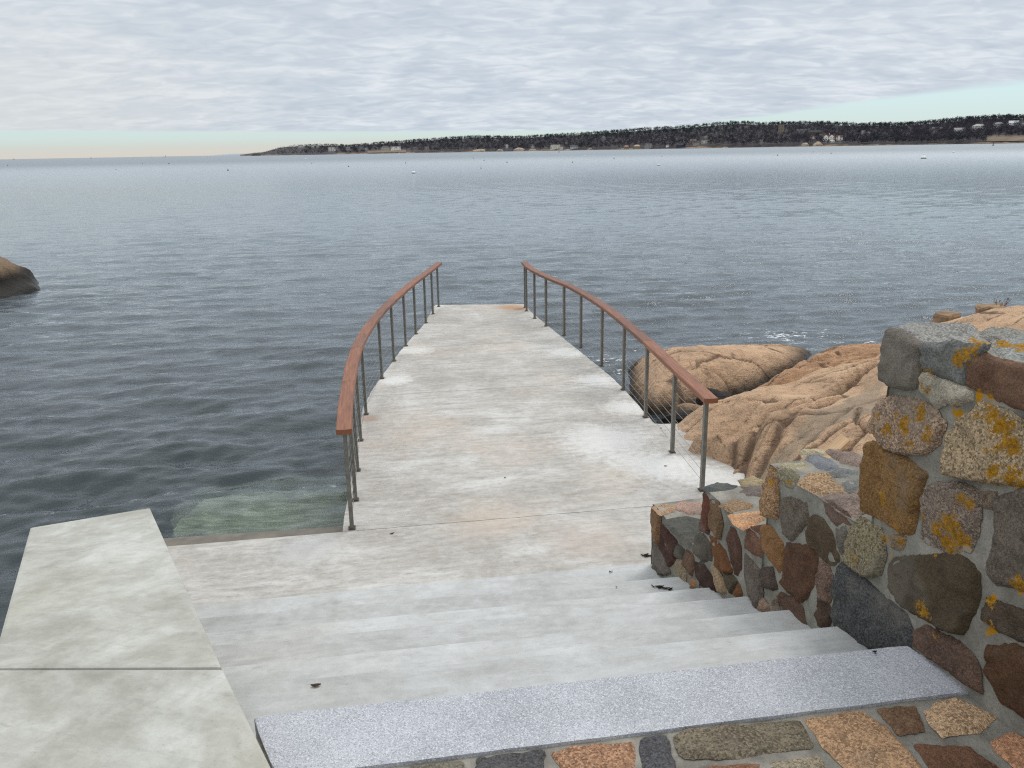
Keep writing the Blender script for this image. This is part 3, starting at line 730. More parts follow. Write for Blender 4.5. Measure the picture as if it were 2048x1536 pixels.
def fs(sm, P, tone, grain=.6, proud=.022, lich=0.0): sm.stone([onwall(*p) for p in P], FN, tone, grain, proud, lich=lich)
def ts(sm, P, z, tone, grain=.6, proud=.018): sm.stone([at(*p, z + .006) for p in P], (0, 0, 1), tone, grain, proud, g=.016)
# --- tall section
tall = StoneMesh()
wallbox(tall, -2.2, .27, .9, 2.515, 0.0, .42)
for P, tone, gr, pr, li in [
    ([(1777, 663), (1800, 667), (1841, 690), (1837, 745), (1832, 772), (1806, 775), (1785, 770), (1768, 756), (1772, 715)], (132, 122, 110), .25, .05, 0),
    ([(1850, 692), (1900, 690), (1972, 694), (1934, 733), (1930, 768), (1882, 747), (1850, 740)], (122, 124, 120), .5, .022, 0),
    ([(1936, 734), (1970, 712), (2023, 732), (2120, 742), (2130, 852), (2048, 814), (1980, 790), (1937, 766)], (132, 94, 70), .35, .034, 0),
    ([(1845, 750), (1860, 748), (1880, 765), (1925, 775), (1948, 795), (1915, 805), (1895, 797), (1870, 811), (1848, 785)], (196, 186, 164), .4, .05, 0),
    ([(1752, 815), (1775, 797), (1830, 800), (1868, 825), (1886, 850), (1872, 885), (1842, 906), (1800, 905), (1762, 885), (1746, 850)], (172, 142, 116), 1.0, .035, .12),
    ([(1903, 890), (1920, 850), (1965, 808), (2010, 825), (2048, 850), (2115, 865), (2120, 965), (2048, 967), (1985, 962), (1912, 946), (1906, 920)], (178, 152, 114), 1.0, .035, .05),
    ([(1731, 892), (1760, 890), (1830, 935), (1848, 952), (1820, 1061), (1800, 1064), (1770, 1040), (1721, 1015), (1725, 950)], (152, 108, 54), .6, .028, .2),
    ([(1849, 1000), (1865, 972), (1920, 970), (1957, 990), (1950, 1060), (1940, 1095), (1890, 1099), (1844, 1075)], (142, 124, 108), .9, .025, .05),
    ([(1990, 1000), (2048, 985), (2120, 990), (2125, 1205), (2048, 1176), (1990, 1165), (1974, 1140), (1996, 1060)], (116, 104, 90), .6, .025, 0),
    ([(1776, 1140), (1790, 1121), (1880, 1115), (1925, 1118), (1955, 1150), (1950, 1200), (1925, 1265), (1880, 1255), (1800, 1205), (1779, 1175)], (90, 75, 54), .35, .025, 0),
    ([(1682, 1132), (1730, 1165), (1810, 1235), (1822, 1265), (1816, 1292), (1740, 1297), (1674, 1250), (1667, 1215)], (84, 84, 84), .9, .03, 0),
    ([(1704, 1050), (1720, 1040), (1762, 1060), (1766, 1110), (1756, 1145), (1735, 1150), (1694, 1120), (1697, 1080)], (140, 128, 96), 1.0, .028, .05),
    ([(1830, 1265), (1850, 1258), (1910, 1285), (1948, 1320), (1957, 1377), (1930, 1367), (1860, 1312), (1828, 1290)], (116, 88, 72), .5, .022, 0),
    ([(1975, 1200), (2048, 1230), (2120, 1255), (2120, 1315), (2048, 1281), (1990, 1256), (1965, 1235)], (92, 76, 60), .5, .022, 0),
    ([(1975, 1300), (2030, 1295), (2115, 1335), (2120, 1510), (2048, 1430), (2000, 1400), (1974, 1350)], (104, 70, 44), .35, .022, 0),
    ([(1786, 1073), (1806, 1079), (1801, 1094), (1784, 1091)], (146, 118, 84), .8, .016, 0),
    ([(1964, 990), (1986, 991), (1980, 1012), (1966, 1010)], (130, 112, 92), .8, .012, 0),
    ([(2140, 1010), (2260, 1000), (2280, 1200), (2145, 1210)], (128, 108, 88), .6, .022, 0), ([(2140, 760), (2290, 780), (2280, 960), (2140, 950)], (150, 118, 88), .6, .022, 0),
    ([(2140, 1260), (2280, 1260), (2290, 1460), (2140, 1440)], (98, 82, 66), .5, .022, 0)]:
    fs(tall, P, tone, gr, pr, li)
for P, tone in [([(1783, 664), (1841, 657), (1950, 655), (1944, 668), (1965, 684), (1905, 688), (1850, 689)], (150, 150, 144)), ([(1990, 688), (2045, 676), (2120, 672), (2140, 738), (2048, 733), (2022, 728)], (146, 150, 144)), ([(1962, 664), (1985, 660), (2060, 666), (2100, 669), (2040, 672), (1985, 682)], (142, 140, 132))]:
    ts(tall, P, 2.515, tone, .8, .014)
_r = np.random.default_rng(8); _pal = [(146, 118, 92), (120, 108, 96), (96, 84, 72), (172, 142, 112), (112, 112, 110), (128, 96, 74)]
def rubble(sm, org, U_, V_, N_, nu, nv, du, dv):
    for i in range(nu):
        for j in range(nv):
            c_ = org + U_ * ((i + .5 + .25 * (j % 2)) * du) + V_ * ((j + .5) * dv); w_, h_ = du * _r.uniform(.40, .47), dv * _r.uniform(.38, .46)
            P = [c_ + U_ * (w_ * a + _r.uniform(-.03, .03)) + V_ * (h_ * b_ + _r.uniform(-.03, .03)) for a, b_ in ((-1, -.8), (-.1, -1), (1, -.8), (1, .7), (.1, 1), (-1, .8))]
            sm.stone(P, N_, _pal[int(_r.integers(6))], .7, .022, g=.03, grow=0)
rubble(tall, WS(.22, 1.15, .42), -WD, np.array((0, 0, 1.0)), WN, 7, 5, .33, .265)       # back of the wall
rubble(tall, WS(-.62, 2.518, .01), -WD, WN, np.array((0, 0, 1.0)), 4, 1, .38, .40)      # its top, beyond the picture's edge
tall.build('tall_section', wall)
def section(s0, s1, z0, z1, t1, faces, tops, name='stepped_section'):
    sm = StoneMesh(); wallbox(sm, s0, s1, z0, z1 - .012, 0, t1)
    for P, tone, gr in faces: fs(sm, P, tone, gr, .017)
    for P, tone, gr in tops: ts(sm, P, z1 - .012, tone, gr, .014)
    sm.build(name, wall)
section(.275, 1.02, .1, 1.745, .80, [
    ([(1539, 936), (1553, 939), (1555, 974), (1552, 1006), (1552, 1032), (1544, 1034), (1527, 1029), (1524, 1016), (1528, 968), (1536, 950)], (172, 130, 88), 1.0),
    ([(1561, 938), (1582, 946), (1593, 953), (1591, 962), (1581, 974), (1568, 965), (1560, 949)], (154, 144, 114), .6),
    ([(1559, 1005), (1583, 997), (1609, 1009), (1612, 1041), (1585, 1075), (1580, 1078), (1565, 1066), (1562, 1034)], (116, 104, 88), .6),
    ([(1648, 1006), (1662, 1009), (1697, 1036), (1698, 1047), (1670, 1045), (1653, 1026)], (124, 92, 76), .4),
    ([(1626, 1035), (1640, 1040), (1660, 1066), (1672, 1100), (1672, 1118), (1660, 1128), (1640, 1110), (1620, 1089), (1618, 1062)], (98, 80, 58), .4),
    ([(1572, 1092), (1614, 1096), (1632, 1112), (1631, 1150), (1610, 1191), (1599, 1200), (1580, 1184), (1567, 1165), (1571, 1124)], (104, 70, 48), .4),
    ([(1640, 1128), (1655, 1135), (1666, 1172), (1659, 1202), (1640, 1195), (1631, 1165)], (128, 100, 84), .7),
    ([(1561, 1191), (1587, 1199), (1602, 1217), (1608, 1253), (1591, 1247), (1565, 1217)], (108, 80, 64), .4),
    ([(1636, 1187), (1651, 1199), (1661, 1229), (1655, 1247), (1644, 1251), (1634, 1229)], (92, 70, 54), .4),
    ([(1674, 1060), (1688, 1056), (1692, 1080), (1680, 1100), (1672, 1084)], (120, 112, 100), .4)], [
    ([(1616, 918), (1634, 911), (1653, 915), (1676, 934), (1653, 940), (1638, 934), (1626, 924)], (128, 132, 138), .3),
    ([(1600, 904), (1626, 898), (1645, 901), (1647, 907), (1607, 911)], (190, 174, 138), .4),
    ([(1656, 903), (1714, 909), (1726, 924), (1714, 931), (1685, 924)], (146, 124, 112), .5),
    ([(1599, 967), (1616, 950), (1656, 952), (1685, 974), (1686, 983), (1642, 989), (1628, 983)], (178, 142, 102), 1.0),
    ([(1644, 992), (1720, 991), (1728, 1021), (1704, 1034), (1680, 1019), (1659, 1002)], (146, 124, 112), .6),
    ([(1659, 944), (1700, 938), (1726, 949), (1700, 956), (1670, 952)], (128, 132, 128), .4),
    ([(1563, 930), (1582, 926), (1612, 931), (1594, 938), (1575, 936)], (182, 170, 134), .4),
    ([(1690, 962), (1722, 956), (1726, 984), (1694, 980)], (122, 124, 120), .4)])
section(1.025, 1.67, .0, 1.35, .75, [
    ([(1408, 990), (1415, 1005), (1417, 1026), (1415, 1065), (1399, 1058), (1403, 1028)], (118, 66, 50), .3),
    ([(1419, 1003), (1434, 1005), (1442, 1048), (1438, 1075), (1421, 1058), (1417, 1028)], (134, 102, 70), .5),
    ([(1395, 1069), (1405, 1071), (1421, 1097), (1421, 1116), (1405, 1122), (1391, 1095)], (90, 82, 70), .3),
    ([(1419, 1075), (1432, 1085), (1448, 1105), (1462, 1142), (1450, 1142), (1434, 1130), (1425, 1101)], (128, 78, 40), .4),
    ([(1460, 1058), (1469, 1062), (1477, 1089), (1479, 1136), (1473, 1146), (1460, 1122), (1454, 1081)], (102, 70, 56), .4),
    ([(1493, 1058), (1524, 1056), (1522, 1112), (1510, 1105), (1493, 1093)], (132, 90, 68), .4),
    ([(1525, 1056), (1538, 1056), (1563, 1087), (1565, 1132), (1557, 1142), (1526, 1099)], (158, 108, 60), .4),
    ([(1489, 1112), (1505, 1126), (1518, 1146), (1522, 1185), (1514, 1212), (1495, 1185), (1487, 1146)], (114, 100, 88), .6),
    ([(1522, 1140), (1542, 1138), (1551, 1173), (1542, 1177), (1524, 1169)], (92, 76, 66), .5),
    ([(1389, 1128), (1407, 1134), (1421, 1155), (1434, 1190), (1426, 1192), (1405, 1171), (1391, 1153)], (76, 52, 44), .3),
    ([(1423, 1136), (1434, 1142), (1448, 1167), (1450, 1185), (1440, 1183), (1428, 1161)], (176, 146, 108), .5),
    ([(1450, 1146), (1475, 1161), (1460, 1183), (1454, 1171)], (98, 86, 64), .3),
    ([(1466, 1187), (1477, 1167), (1482, 1187), (1475, 1193)], (138, 88, 50), .3),
    ([(1516, 1218), (1524, 1200), (1534, 1212), (1532, 1222)], (178, 134, 106), .5),
    ([(1540, 1205), (1552, 1195), (1556, 1225), (1546, 1230)], (160, 140, 118), .5)], [
    ([(1408, 976), (1440, 966), (1470, 970), (1455, 978), (1417, 982)], (92, 96, 94), .3),
    ([(1480, 960), (1508, 955), (1525, 962), (1515, 970), (1488, 972)], (166, 148, 108), .5),
    ([(1482, 984), (1500, 972), (1530, 972), (1527, 990), (1495, 990)], (122, 108, 100), .4),
    ([(1443, 1011), (1465, 1003), (1500, 1006), (1503, 1013), (1460, 1021)], (164, 130, 94), .6),
    ([(1462, 1030), (1515, 1021), (1525, 1037), (1510, 1045), (1487, 1056), (1472, 1047)], (214, 156, 106), .7)])
section(1.675, 2.39, -.2, .95, .62, [
    ([(1302, 1018), (1307, 1021), (1318, 1032), (1318, 1069), (1317, 1087), (1305, 1071), (1301, 1038)], (146, 106, 72), .6),
    ([(1323, 1052), (1339, 1069), (1352, 1085), (1350, 1120), (1337, 1132), (1319, 1097)], (90, 56, 46), .3),
    ([(1307, 1087), (1319, 1101), (1333, 1130), (1339, 1146), (1313, 1149), (1306, 1136)], (114, 104, 94), .4),
    ([(1354, 1093), (1366, 1101), (1364, 1116), (1352, 1110)], (98, 94, 82), .3),
    ([(1350, 1122), (1364, 1122), (1370, 1146), (1368, 1171), (1356, 1161), (1347, 1136)], (162, 140, 106), .5),
    ([(1372, 1105), (1384, 1112), (1386, 1136), (1382, 1148), (1370, 1128)], (124, 90, 68), .4),
    ([(1382, 1159), (1391, 1167), (1391, 1173), (1380, 1174)], (176, 128, 84), .4)], [
    ([(1306, 1013), (1325, 1008), (1348, 1010), (1345, 1020), (1322, 1028)], (178, 142, 108), .6),
    ([(1348, 1008), (1370, 1003), (1403, 1005), (1405, 1026), (1380, 1026), (1358, 1018)], (176, 140, 122), .6),
    ([(1330, 1045), (1345, 1036), (1370, 1033), (1402, 1038), (1396, 1082), (1374, 1084), (1358, 1073)], (92, 92, 84), .3)])

# --- paving of the terrace
def paving():
    sm = StoneMesh(); z = ZG - .012
    gx = np.arange(-3.0, 5.0, .05); gy = np.arange(-1.2, 2.9, .05)
    x0, y0 = FE[0][0]
    V = []; 
    for y in gy:
        for x in gx:
            yy = y
            lim = x0 and (FE[0][0][1] + (x - FE[0][0][0]) * math.tan(R(8.4)) - .10)
            yy = min(y, lim)
            V.append(np.array((x, yy, z + .006 * mn.noise(Vector((x * 5, yy * 5, 0)))))) 
    sm.add(V, gridq(len(gy), len(gx)).tolist())
    for P, tone, gr in [
        ([(822, 1530), (923, 1518), (935, 1570), (800, 1575)], (124, 118, 100), .8), ([(953, 1513), (1086, 1499), (1090, 1560), (945, 1565)], (88, 88, 90), .8),
        ([(1103, 1503), (1150, 1491), (1265, 1481), (1272, 1545), (1165, 1562), (1128, 1540)], (182, 132, 96), 1), ([(1282, 1473), (1332, 1466), (1352, 1540), (1365, 1580), (1292, 1580), (1284, 1520)], (88, 88, 92), .9),
        ([(1345, 1470), (1370, 1456), (1600, 1438), (1627, 1490), (1480, 1513), (1367, 1516)], (128, 116, 94), 1), ([(1609, 1435), (1724, 1420), (1772, 1450), (1858, 1548), (1730, 1575), (1650, 1495)], (196, 150, 106), .85),
        ([(1752, 1417), (1830, 1408), (1850, 1460), (1800, 1467)], (138, 102, 72), .5), ([(1848, 1420), (1880, 1400), (1920, 1395), (1994, 1430), (1965, 1462), (1887, 1472), (1863, 1450)], (206, 166, 122), 1),
        ([(1828, 1485), (1936, 1491), (2002, 1538), (1965, 1570), (1880, 1560)], (128, 86, 60), .5), ([(1984, 1480), (2022, 1462), (2090, 1488), (2085, 1550), (2030, 1532), (1992, 1502)], (204, 142, 98), .8),
        ([(1545, 1522), (1637, 1508), (1668, 1575), (1540, 1580)], (168, 152, 124), .9), ([(1392, 1535), (1515, 1524), (1525, 1600), (1400, 1610)], (152, 104, 76), .7)]:
        sm.stone([at(*p, z + .008) for p in P], (0, 0, 1), tone, gr * .9, .010, g=.014, rough=.28, grow=.003)
    r = np.random.default_rng(4); pal = [(182, 132, 96), (124, 118, 100), (88, 88, 92), (204, 160, 116), (138, 100, 72), (150, 138, 116)]
    for j in range(4):
        for i in range(9):
            cx = -1.0 + i * .36 + r.uniform(-.03, .03) + .1 * (j % 2); cy = 1.62 - j * .30 + (cx * .15)
            if cx < -.55 - (2.1 - cy) * -.5: continue
            w, h = r.uniform(.12, .155), r.uniform(.095, .12)
            P = [(cx + w * a + r.uniform(-.02, .02), cy + h * b + r.uniform(-.02, .02)) for a, b in ((-1, -.8), (0, -1), (1, -.8), (1, .7), (.1, 1), (-1, .8))]
            if max(proj((p[0], p[1], z))[1] for p in P) < 1590 or min(proj((p[0], p[1], z))[1] for p in P) < 1585 or cx > 1.5: continue
            sm.stone([np.array((p[0], p[1], z)) for p in P], (0, 0, 1), pal[int(r.integers(6))], .8, .010, g=.03, rough=.45)
    o = sm.build('terrace_paving'); tag(o, kind='structure')
paving()


# ================================================================== ROCKS ON THE RIGHT
def rockfield(name, C, xr, yr, g, m, label, cracks=(), greys=(), foot=None, edge=.35, rough=1.0, terr=0.0, sub=-.4, lam=8e-3, cat='rock', warp=0.0):
    xs = np.arange(xr[0], xr[1], g); ys = np.arange(yr[0], yr[1], g)
    X, Y = np.meshgrid(xs, ys)
    if warp:
        X = X + warp * vnoise(X, Y, 1.6, 21, 3); Y = Y + warp * vnoise(X, Y, 1.6, 22, 3)
    Z = tps(C, X, Y, lam)
    if foot is not None:
        ins = inpoly(X, Y, foot); dd = segdist(X, Y, foot)
        sg = np.where(ins, dd, -dd)
        Z = np.where(ins, sub + (Z - sub) * (1 - np.exp(-np.maximum(sg, 0) / edge)) ** .8, sub - .2)
    Z = Z + rough * (.04 * vnoise(X, Y, .7, 1, 3) - .02 + .040 * vnoise(X, Y, 2.1, 2, 5) + .018 * vnoise(X, Y, 9, 3, 4))
    def plates(su, sv, seed, amp):
        uu = X * .95 + Y * .31 + .25 * vnoise(X, Y, .9, seed, 3); vv = -X * .31 + Y * .95 + .16 * vnoise(X, Y, 1.3, seed + 1, 3)
        a, b_ = uu / su, vv / sv; ai, bi = np.floor(a), np.floor(b_); f1 = np.full(X.shape, 9.0); f2 = f1.copy(); hz = np.zeros_like(X)
        for di in (-1, 0, 1):
            for dj in (-1, 0, 1):
                ci, cj = ai + di, bi + dj
                h1 = np.abs(np.sin(ci * 12.9898 + cj * 78.233 + seed) * 43758.5453) % 1; h2 = np.abs(np.sin(ci * 39.346 + cj * 11.135 + seed) * 24634.6345) % 1; h3 = np.abs(np.sin(ci * 7.13 + cj * 57.7 + seed) * 9631.21) % 1
                dx, dy = a - ci - .15 - .7 * h1, b_ - cj - .15 - .7 * h2; dd_ = np.hypot(dx, dy)
                zc_ = (h3 - .5) * 2 * amp + (h1 - .5) * dx * amp * 1.6 + (h2 - .5) * dy * amp * 1.6
                nearer = dd_ < f1; f2 = np.where(nearer, f1, np.minimum(f2, dd_)); hz = np.where(nearer, zc_, hz); f1 = np.where(nearer, dd_, f1)
        return hz, f2 - f1
    hz1, e1_ = plates(1.9, .60, 3, .022 * rough); hz2, e2_ = plates(.60, .24, 9, .012 * rough)
    msk = np.clip(.5 + 1.6 * vnoise(X, Y, .55, 40, 2), 0.15, 1)
    Z = Z + (hz1 - .05 * rough * np.clip(1 - e1_ / .07, 0, 1) ** 1.5) * (.35 + .65 * msk) + (hz2 - .02 * rough * np.clip(1 - e2_ / .10, 0, 1)) * msk
    crk0 = np.maximum(np.clip(1 - e1_ / .09, 0, 1), .7 * np.clip(1 - e2_ / .10, 0, 1) * msk)
    # joints: ridged lines that run with the grain of the rock
    u = X * .96 + Y * .28; v = -X * .28 + Y * .96
    rid = 1 - np.abs(vnoise(u * .35, v * 2.0, 1.0, 8, 3)) * 3.2
    Z = Z - rough * .03 * np.clip(rid, 0, 1) ** 3
    rid2 = 1 - np.abs(vnoise(u, v * .8, 1.1, 12, 3)) * 6
    Z = Z - rough * .03 * np.clip(rid2, 0, 1) ** 2
    crk = np.maximum(np.clip(rid, 0, 1) ** 3 * .5 + np.clip(rid2, 0, 1) ** 2 * .3, crk0)
    if terr:
        w = v * 3.2 + .8 * vnoise(X, Y, .9, 14, 3)
        Z = Z + terr * (np.abs((w % 1.0) - .5) * 2 - .5) + terr * .4 * (np.abs(((w * 2.3) % 1.0) - .5) * 2 - .5)
        crk = np.maximum(crk, np.clip((.16 - np.abs((w % 1.0) - .5)) / .16, 0, 1) * .8)
    for pts, z, wd, dp in cracks:
        P = smooth_path([at(x, y, z)[:2] for x, y in pts], 6)
        jx = X + .035 * vnoise(X, Y, 4, 31, 3); jy = Y + .035 * vnoise(X, Y, 4, 32, 3)
        q = np.clip(1 - segdist(jx, jy, P, False) / wd, 0, 1)
        Z = Z - dp * q ** .8; crk = np.maximum(crk, q ** .6)
    gr = np.zeros_like(X)
    for pts, z in greys:
        P = [at(x, y, z)[:2] for x, y in pts]
        gr = np.maximum(gr, np.where(inpoly(X, Y, P), np.clip(segdist(X, Y, P) / .18, 0, 1), 0))
    keep = Z > sub - .15
    V = np.stack([X, Y, Z], -1).reshape(-1, 3); Q = gridq(len(ys), len(xs)); Q = Q[keep.ravel()[Q].any(1)]
    used = np.unique(Q); mp = np.full(len(V), -1); mp[used] = np.arange(len(used))
    me = fastmesh(name, V[used], mp[Q]); fattr(me, 'crack', crk.ravel()[used]); fattr(me, 'grey', gr.ravel()[used])
    o = link(name, me, m); tag(o, label, cat); return o, (X, Y, Z)

contact = [(1345, 850, .35), (1362, 878, .35), (1395, 895, .35), (1430, 903, .35), (1462, 909, .35), (1458, 930, .35), (1465, 960, .35)]
bodyc = [(1400, 855, .6), (1440, 835, .72), (1475, 865, .62), (1500, 905, .55), (1520, 832, .80), (1560, 802, .78), (1580, 862, .76), (1600, 892, .76), (1640, 785, .78), (1640, 842, .84), (1700, 800, .90), (1700, 862, .96), (1745, 850, 1.04), (1750, 765, .96), (1540, 930, .55)]
crest_l = [(1408, 803, .62), (1460, 790, .66), (1500, 778, .70), (1560, 768, .67), (1620, 742, .69), (1690, 729, .77), (1740, 716, .86), (1776, 695, .98)]
crest_r = [(1840, 657, 1.12), (1868, 648, 1.14), (1920, 638, 1.2), (1960, 628, 1.26), (2048, 612, 1.36), (2120, 602, 1.42)]
C = [];
for x, y, z in contact: C.append(tuple(at(x, y, z)))
for x, y, z in contact[:]:
    p = at(x, y, z); C.append((p[0] - .3, p[1] - .05, .10)); C.append((p[0] - .9, p[1] - .1, -.3))
for x, y, z in bodyc: C.append(tuple(at(x, y, z)))
for x, y, z in crest_l:
    p = at(x, y, z); C.append(tuple(p))
    k = 1.0 if x < 1600 else .7
    C.append((p[0] - .01, p[1] + .14, z - .07)); C.append((p[0] - .05, p[1] + .40, z - .50 * k)); C.append((p[0], p[1] + 1.3, -.35))
for x, y, z in crest_r:
    p = at(x, y, z); C.append(tuple(p)); C.append((p[0] + .3, p[1] + 1.1, z - .45)); C.append((p[0] + .6, p[1] + 2.8, -.4))
p = at(1345, 850, .35); C += [(p[0] - .1, p[1] + .35, .0), (p[0] - .2, p[1] + .9, -.3), (p[0] - .6, p[1] + .5, -.3)]
C += [(2.1, 6.1, .30), (2.0, 5.4, .2), (2.1, 4.8, .2), (2.7, 5.3, .7), (3.4, 5.0, .95), (4.6, 5.2, 1.25), (6.5, 6.2, 1.5), (8.6, 7.4, 1.6), (8.8, 10.2, 1.3), (9, 13, -.4), (2.6, 4.2, .3), (4.4, 4.2, .9), (7, 4.2, 1.4)]
ledge, LG = rockfield('rock_ledge', C, (1.45, 9.2), (4.1, 13.2), .022, M_ledge,
    'broad smooth orange granite ledge sloping up from the pier behind the stone wall',
    cracks=[([(1462, 908), (1478, 880), (1500, 850), (1520, 830), (1536, 808), (1559, 803), (1590, 806), (1637, 797), (1676, 782), (1711, 764), (1754, 752)], .80, .09, .13),
            ([(1500, 875), (1539, 854), (1568, 834), (1598, 817), (1637, 806), (1695, 787)], .85, .06, .09),
            ([(1716, 800), (1717, 834), (1744, 858)], 1.0, .03, .09),
            ([(1362, 876), (1378, 862), (1404, 850)], .5, .03, .06), ([(1500, 786), (1540, 792), (1556, 797)], .76, .04, .05),
            ([(1580, 880), (1650, 842), (1700, 815)], .88, .04, .03), ([(1640, 905), (1690, 880), (1730, 862)], .95, .04, .05),
            ([(1395, 893), (1420, 872), (1440, 884)], .5, .03, .05)],
    greys=[([(1500, 880), (1540, 850), (1600, 812), (1690, 780), (1790, 745), (1790, 850), (1700, 850), (1600, 870), (1520, 910)], .9), ([(1470, 930), (1500, 900), (1620, 900), (1620, 940), (1480, 970)], .6)])
Cb = [at(x, y, z) for x, y, z in [(1300, 706, .46), (1350, 697, .54), (1400, 694, .58), (1470, 694, .56), (1520, 692, .55), (1580, 692, .52), (1610, 694, .5), (1290, 740, .42), (1340, 740, .55), (1400, 740, .60), (1460, 735, .58), (1520, 715, .55), (1290, 790, .34), (1340, 790, .42), (1400, 780, .46), (1440, 765, .5), (1560, 700, .48)]]
Cb = [tuple(p) for p in Cb] + [(p[0] + .05, p[1] + k_, p[2] - dz_) for p in Cb[:6] for k_, dz_ in ((.7, .12), (1.5, .32))]
fb = [at(x, y, z)[:2] for x, y, z in [(1238, 758, 0), (1240, 790, 0), (1262, 822, 0), (1300, 836, 0), (1352, 830, 0), (1400, 812, .1), (1440, 800, .1), (1484, 776, .15), (1532, 748, .25), (1572, 720, .3), (1612, 700, .36)]] + [(5.2, 13.0), (4.2, 13.5), (3.0, 13.6), (2.0, 13.1), (1.62, 12.2)]
rockfield('boulder', Cb, (1.2, 5.4), (9.4, 14.2), .022, M_ledge, 'rounded tan boulder with dark wet underside at the water beside the pier', foot=fb, edge=.20, rough=.75,
    cracks=[([(1590, 692), (1560, 715), (1520, 728), (1500, 742)], .45, .06, .14), ([(1480, 770), (1440, 790), (1400, 806)], .2, .14, .3), ([(1262, 800), (1300, 805), (1360, 800)], .2, .06, .12), ([(1300, 780), (1320, 800)], .3, .04, .08)])
Cs = [tuple(at(x, y, z)) for x, y, z in [(1490, 778, .22), (1530, 752, .38), (1560, 730, .45), (1600, 706, .52), (1650, 702, .49), (1700, 700, .47), (1750, 690, .46), (1800, 684, .45), (1560, 757, .25), (1640, 727, .42), (1700, 713, .48)]] + [(2.6, 10.4, .1), (4.0, 13.2, -.1), (5.2, 13.6, -.2), (7.5, 13.8, -.2), (6.6, 11.6, .45), (8, 12, .3), (9.2, 12.4, .2)]
fsx = [at(1440, 800, .05)[:2], at(1500, 768, .2)[:2], at(1560, 728, .3)[:2], at(1596, 702, .3)[:2]] + [(4.8, 12.9), (6.2, 13.2), (8.4, 13.2), (9.4, 12.6), (9.4, 10.2), (6, 9.2), (4.2, 8.9), (2.9, 9.0)]
rockfield('layered_rock', Cs, (2.0, 9.5), (8.7, 13.8), .022, M_strata, 'low layered reddish rock shelves between the boulder and the orange ledge', foot=fsx, edge=.18, rough=1.1, terr=.10)
# small wet rocks in the gully
def lump(name, loc, sc, m, label, seed, group=None, sub=4, amp=.22, cat='rock', parent=None):
    bm = bmesh.new(); bmesh.ops.create_icosphere(bm, subdivisions=sub, radius=1)
    for v in bm.verts:
        q = v.co + Vector((seed * 3.1, seed * 1.7, -seed))
        k = 1 + amp * mn.fractal(q * 1.1, 1.0, 2.0, 4) - amp * .5 * abs(mn.noise(q * 2.3))
        v.co = Vector((v.co.x * sc[0], v.co.y * sc[1], v.co.z * sc[2])) * k
    for f in bm.faces: f.smooth = True
    o = bmobj(bm, name, m, parent); o.location = loc
    fattr(o.data, 'crack', np.zeros(len(o.data.vertices))); fattr(o.data, 'grey', np.zeros(len(o.data.vertices)))
    if label: tag(o, label, cat, group)
    return o
lump('rock', at(1378, 832, .0), (.30, .16, .16), M_ledge, 'small flat brown rock in the gully right behind the end of the handrail', 2)
lump('rock', at(1362, 845, .05), (.24, .12, .14), M_darkrock, 'low dark wet rock where the pier edge meets the orange ledge', 5)
lump('rock', at(1420, 808, .05), (.34, .2, .2), M_darkrock, 'dark rock wedged between the boulder and the ledge', 8)
# dark rock at the left edge of the picture
lump('boulder', (-14.7, 20.6, -.40), (2.95, 2.4, 1.60), M_darkrock, 'brown rounded rock rising from the water at the left edge of the picture', 3.3, sub=5, amp=.12)

def block(loc, sx, sy, sz, rz, label, seed):
    bm = bmesh.new(); bmesh.ops.create_cube(bm, size=1)
    bmesh.ops.bevel(bm, geom=list(bm.edges), offset=.05, segments=2, affect='EDGES')
    bmesh.ops.subdivide_edges(bm, edges=list(bm.edges), cuts=5, use_grid_fill=True)
    for v in bm.verts:
        q = Vector(v.co) * 2.3 + Vector((seed, 0, 0)); v.co = Vector((v.co.x * sx, v.co.y * sy, v.co.z * sz)) + mn.noise_vector(q) * .028 + mn.noise_vector(q * 3) * .010
    for f in bm.faces: f.smooth = True
    o = bmobj(bm, 'stone_block', M_block); o.location = loc; o.rotation_euler = (R(4), R(-5), rz); tag(o, label, 'stone block', 'squared stone blocks on the ledge'); return o
M_block = plain('brown_block_granite', (140, 116, 92), .9, 0, .35, 9, .02)
pb = at(1891, 652, 1.12); block((pb[0], pb[1], 1.20), .23, .21, .15, R(24), 'squat brown squared stone block nearest the top of the fieldstone wall', 1.0)
pb = at(1994, 636, 1.22); block((pb[0], pb[1] + .15, 1.27), .28, .25, .14, R(-22), 'brown squared stone block farther right on the crest of the ledge', 4.0)
# plank
def ledge_z(x, y):
    X, Y, Z = LG; i = int(np.argmin((X - x) ** 2 + (Y - y) ** 2)); return float(Z.ravel()[i])
a, b = at(1692, 862, .99), at(1560, 914, .80)
a2, b2 = np.array(a[:2]), np.array(b[:2]); b2 = b2 + (b2 - a2) * .25
za, zb = ledge_z(*a2) + .05, ledge_z(*b2) + .05
tdir = (b2 - a2) / np.linalg.norm(b2 - a2); nn = np.array((tdir[1], -tdir[0]))
bm = bmesh.new(); uvl = bm.loops.layers.uv.new('UV'); rg = []
for i in range(9):
    p = a2 + (b2 - a2) * i / 8; z = za + (zb - za) * i / 8
    rg.append([bm.verts.new((p[0] + nn[0] * s, p[1] + nn[1] * s, z + h)) for s, h in ((-.075, 0), (.075, 0), (.075, .034), (-.075, .034))])
for i in range(8):
    for j in range(4):
        k = (j + 1) % 4; f = bm.faces.new((rg[i][j], rg[i + 1][j], rg[i + 1][k], rg[i][k]))
        for lp, q in zip(f.loops, ((i, j), (i + 1, j), (i + 1, k), (i, k))): lp[uvl].uv = (q[0] * .15, q[1] * .1)
bm.faces.new(rg[0]); bm.faces.new(rg[-1][::-1]); bmesh.ops.recalc_face_normals(bm, faces=bm.faces)
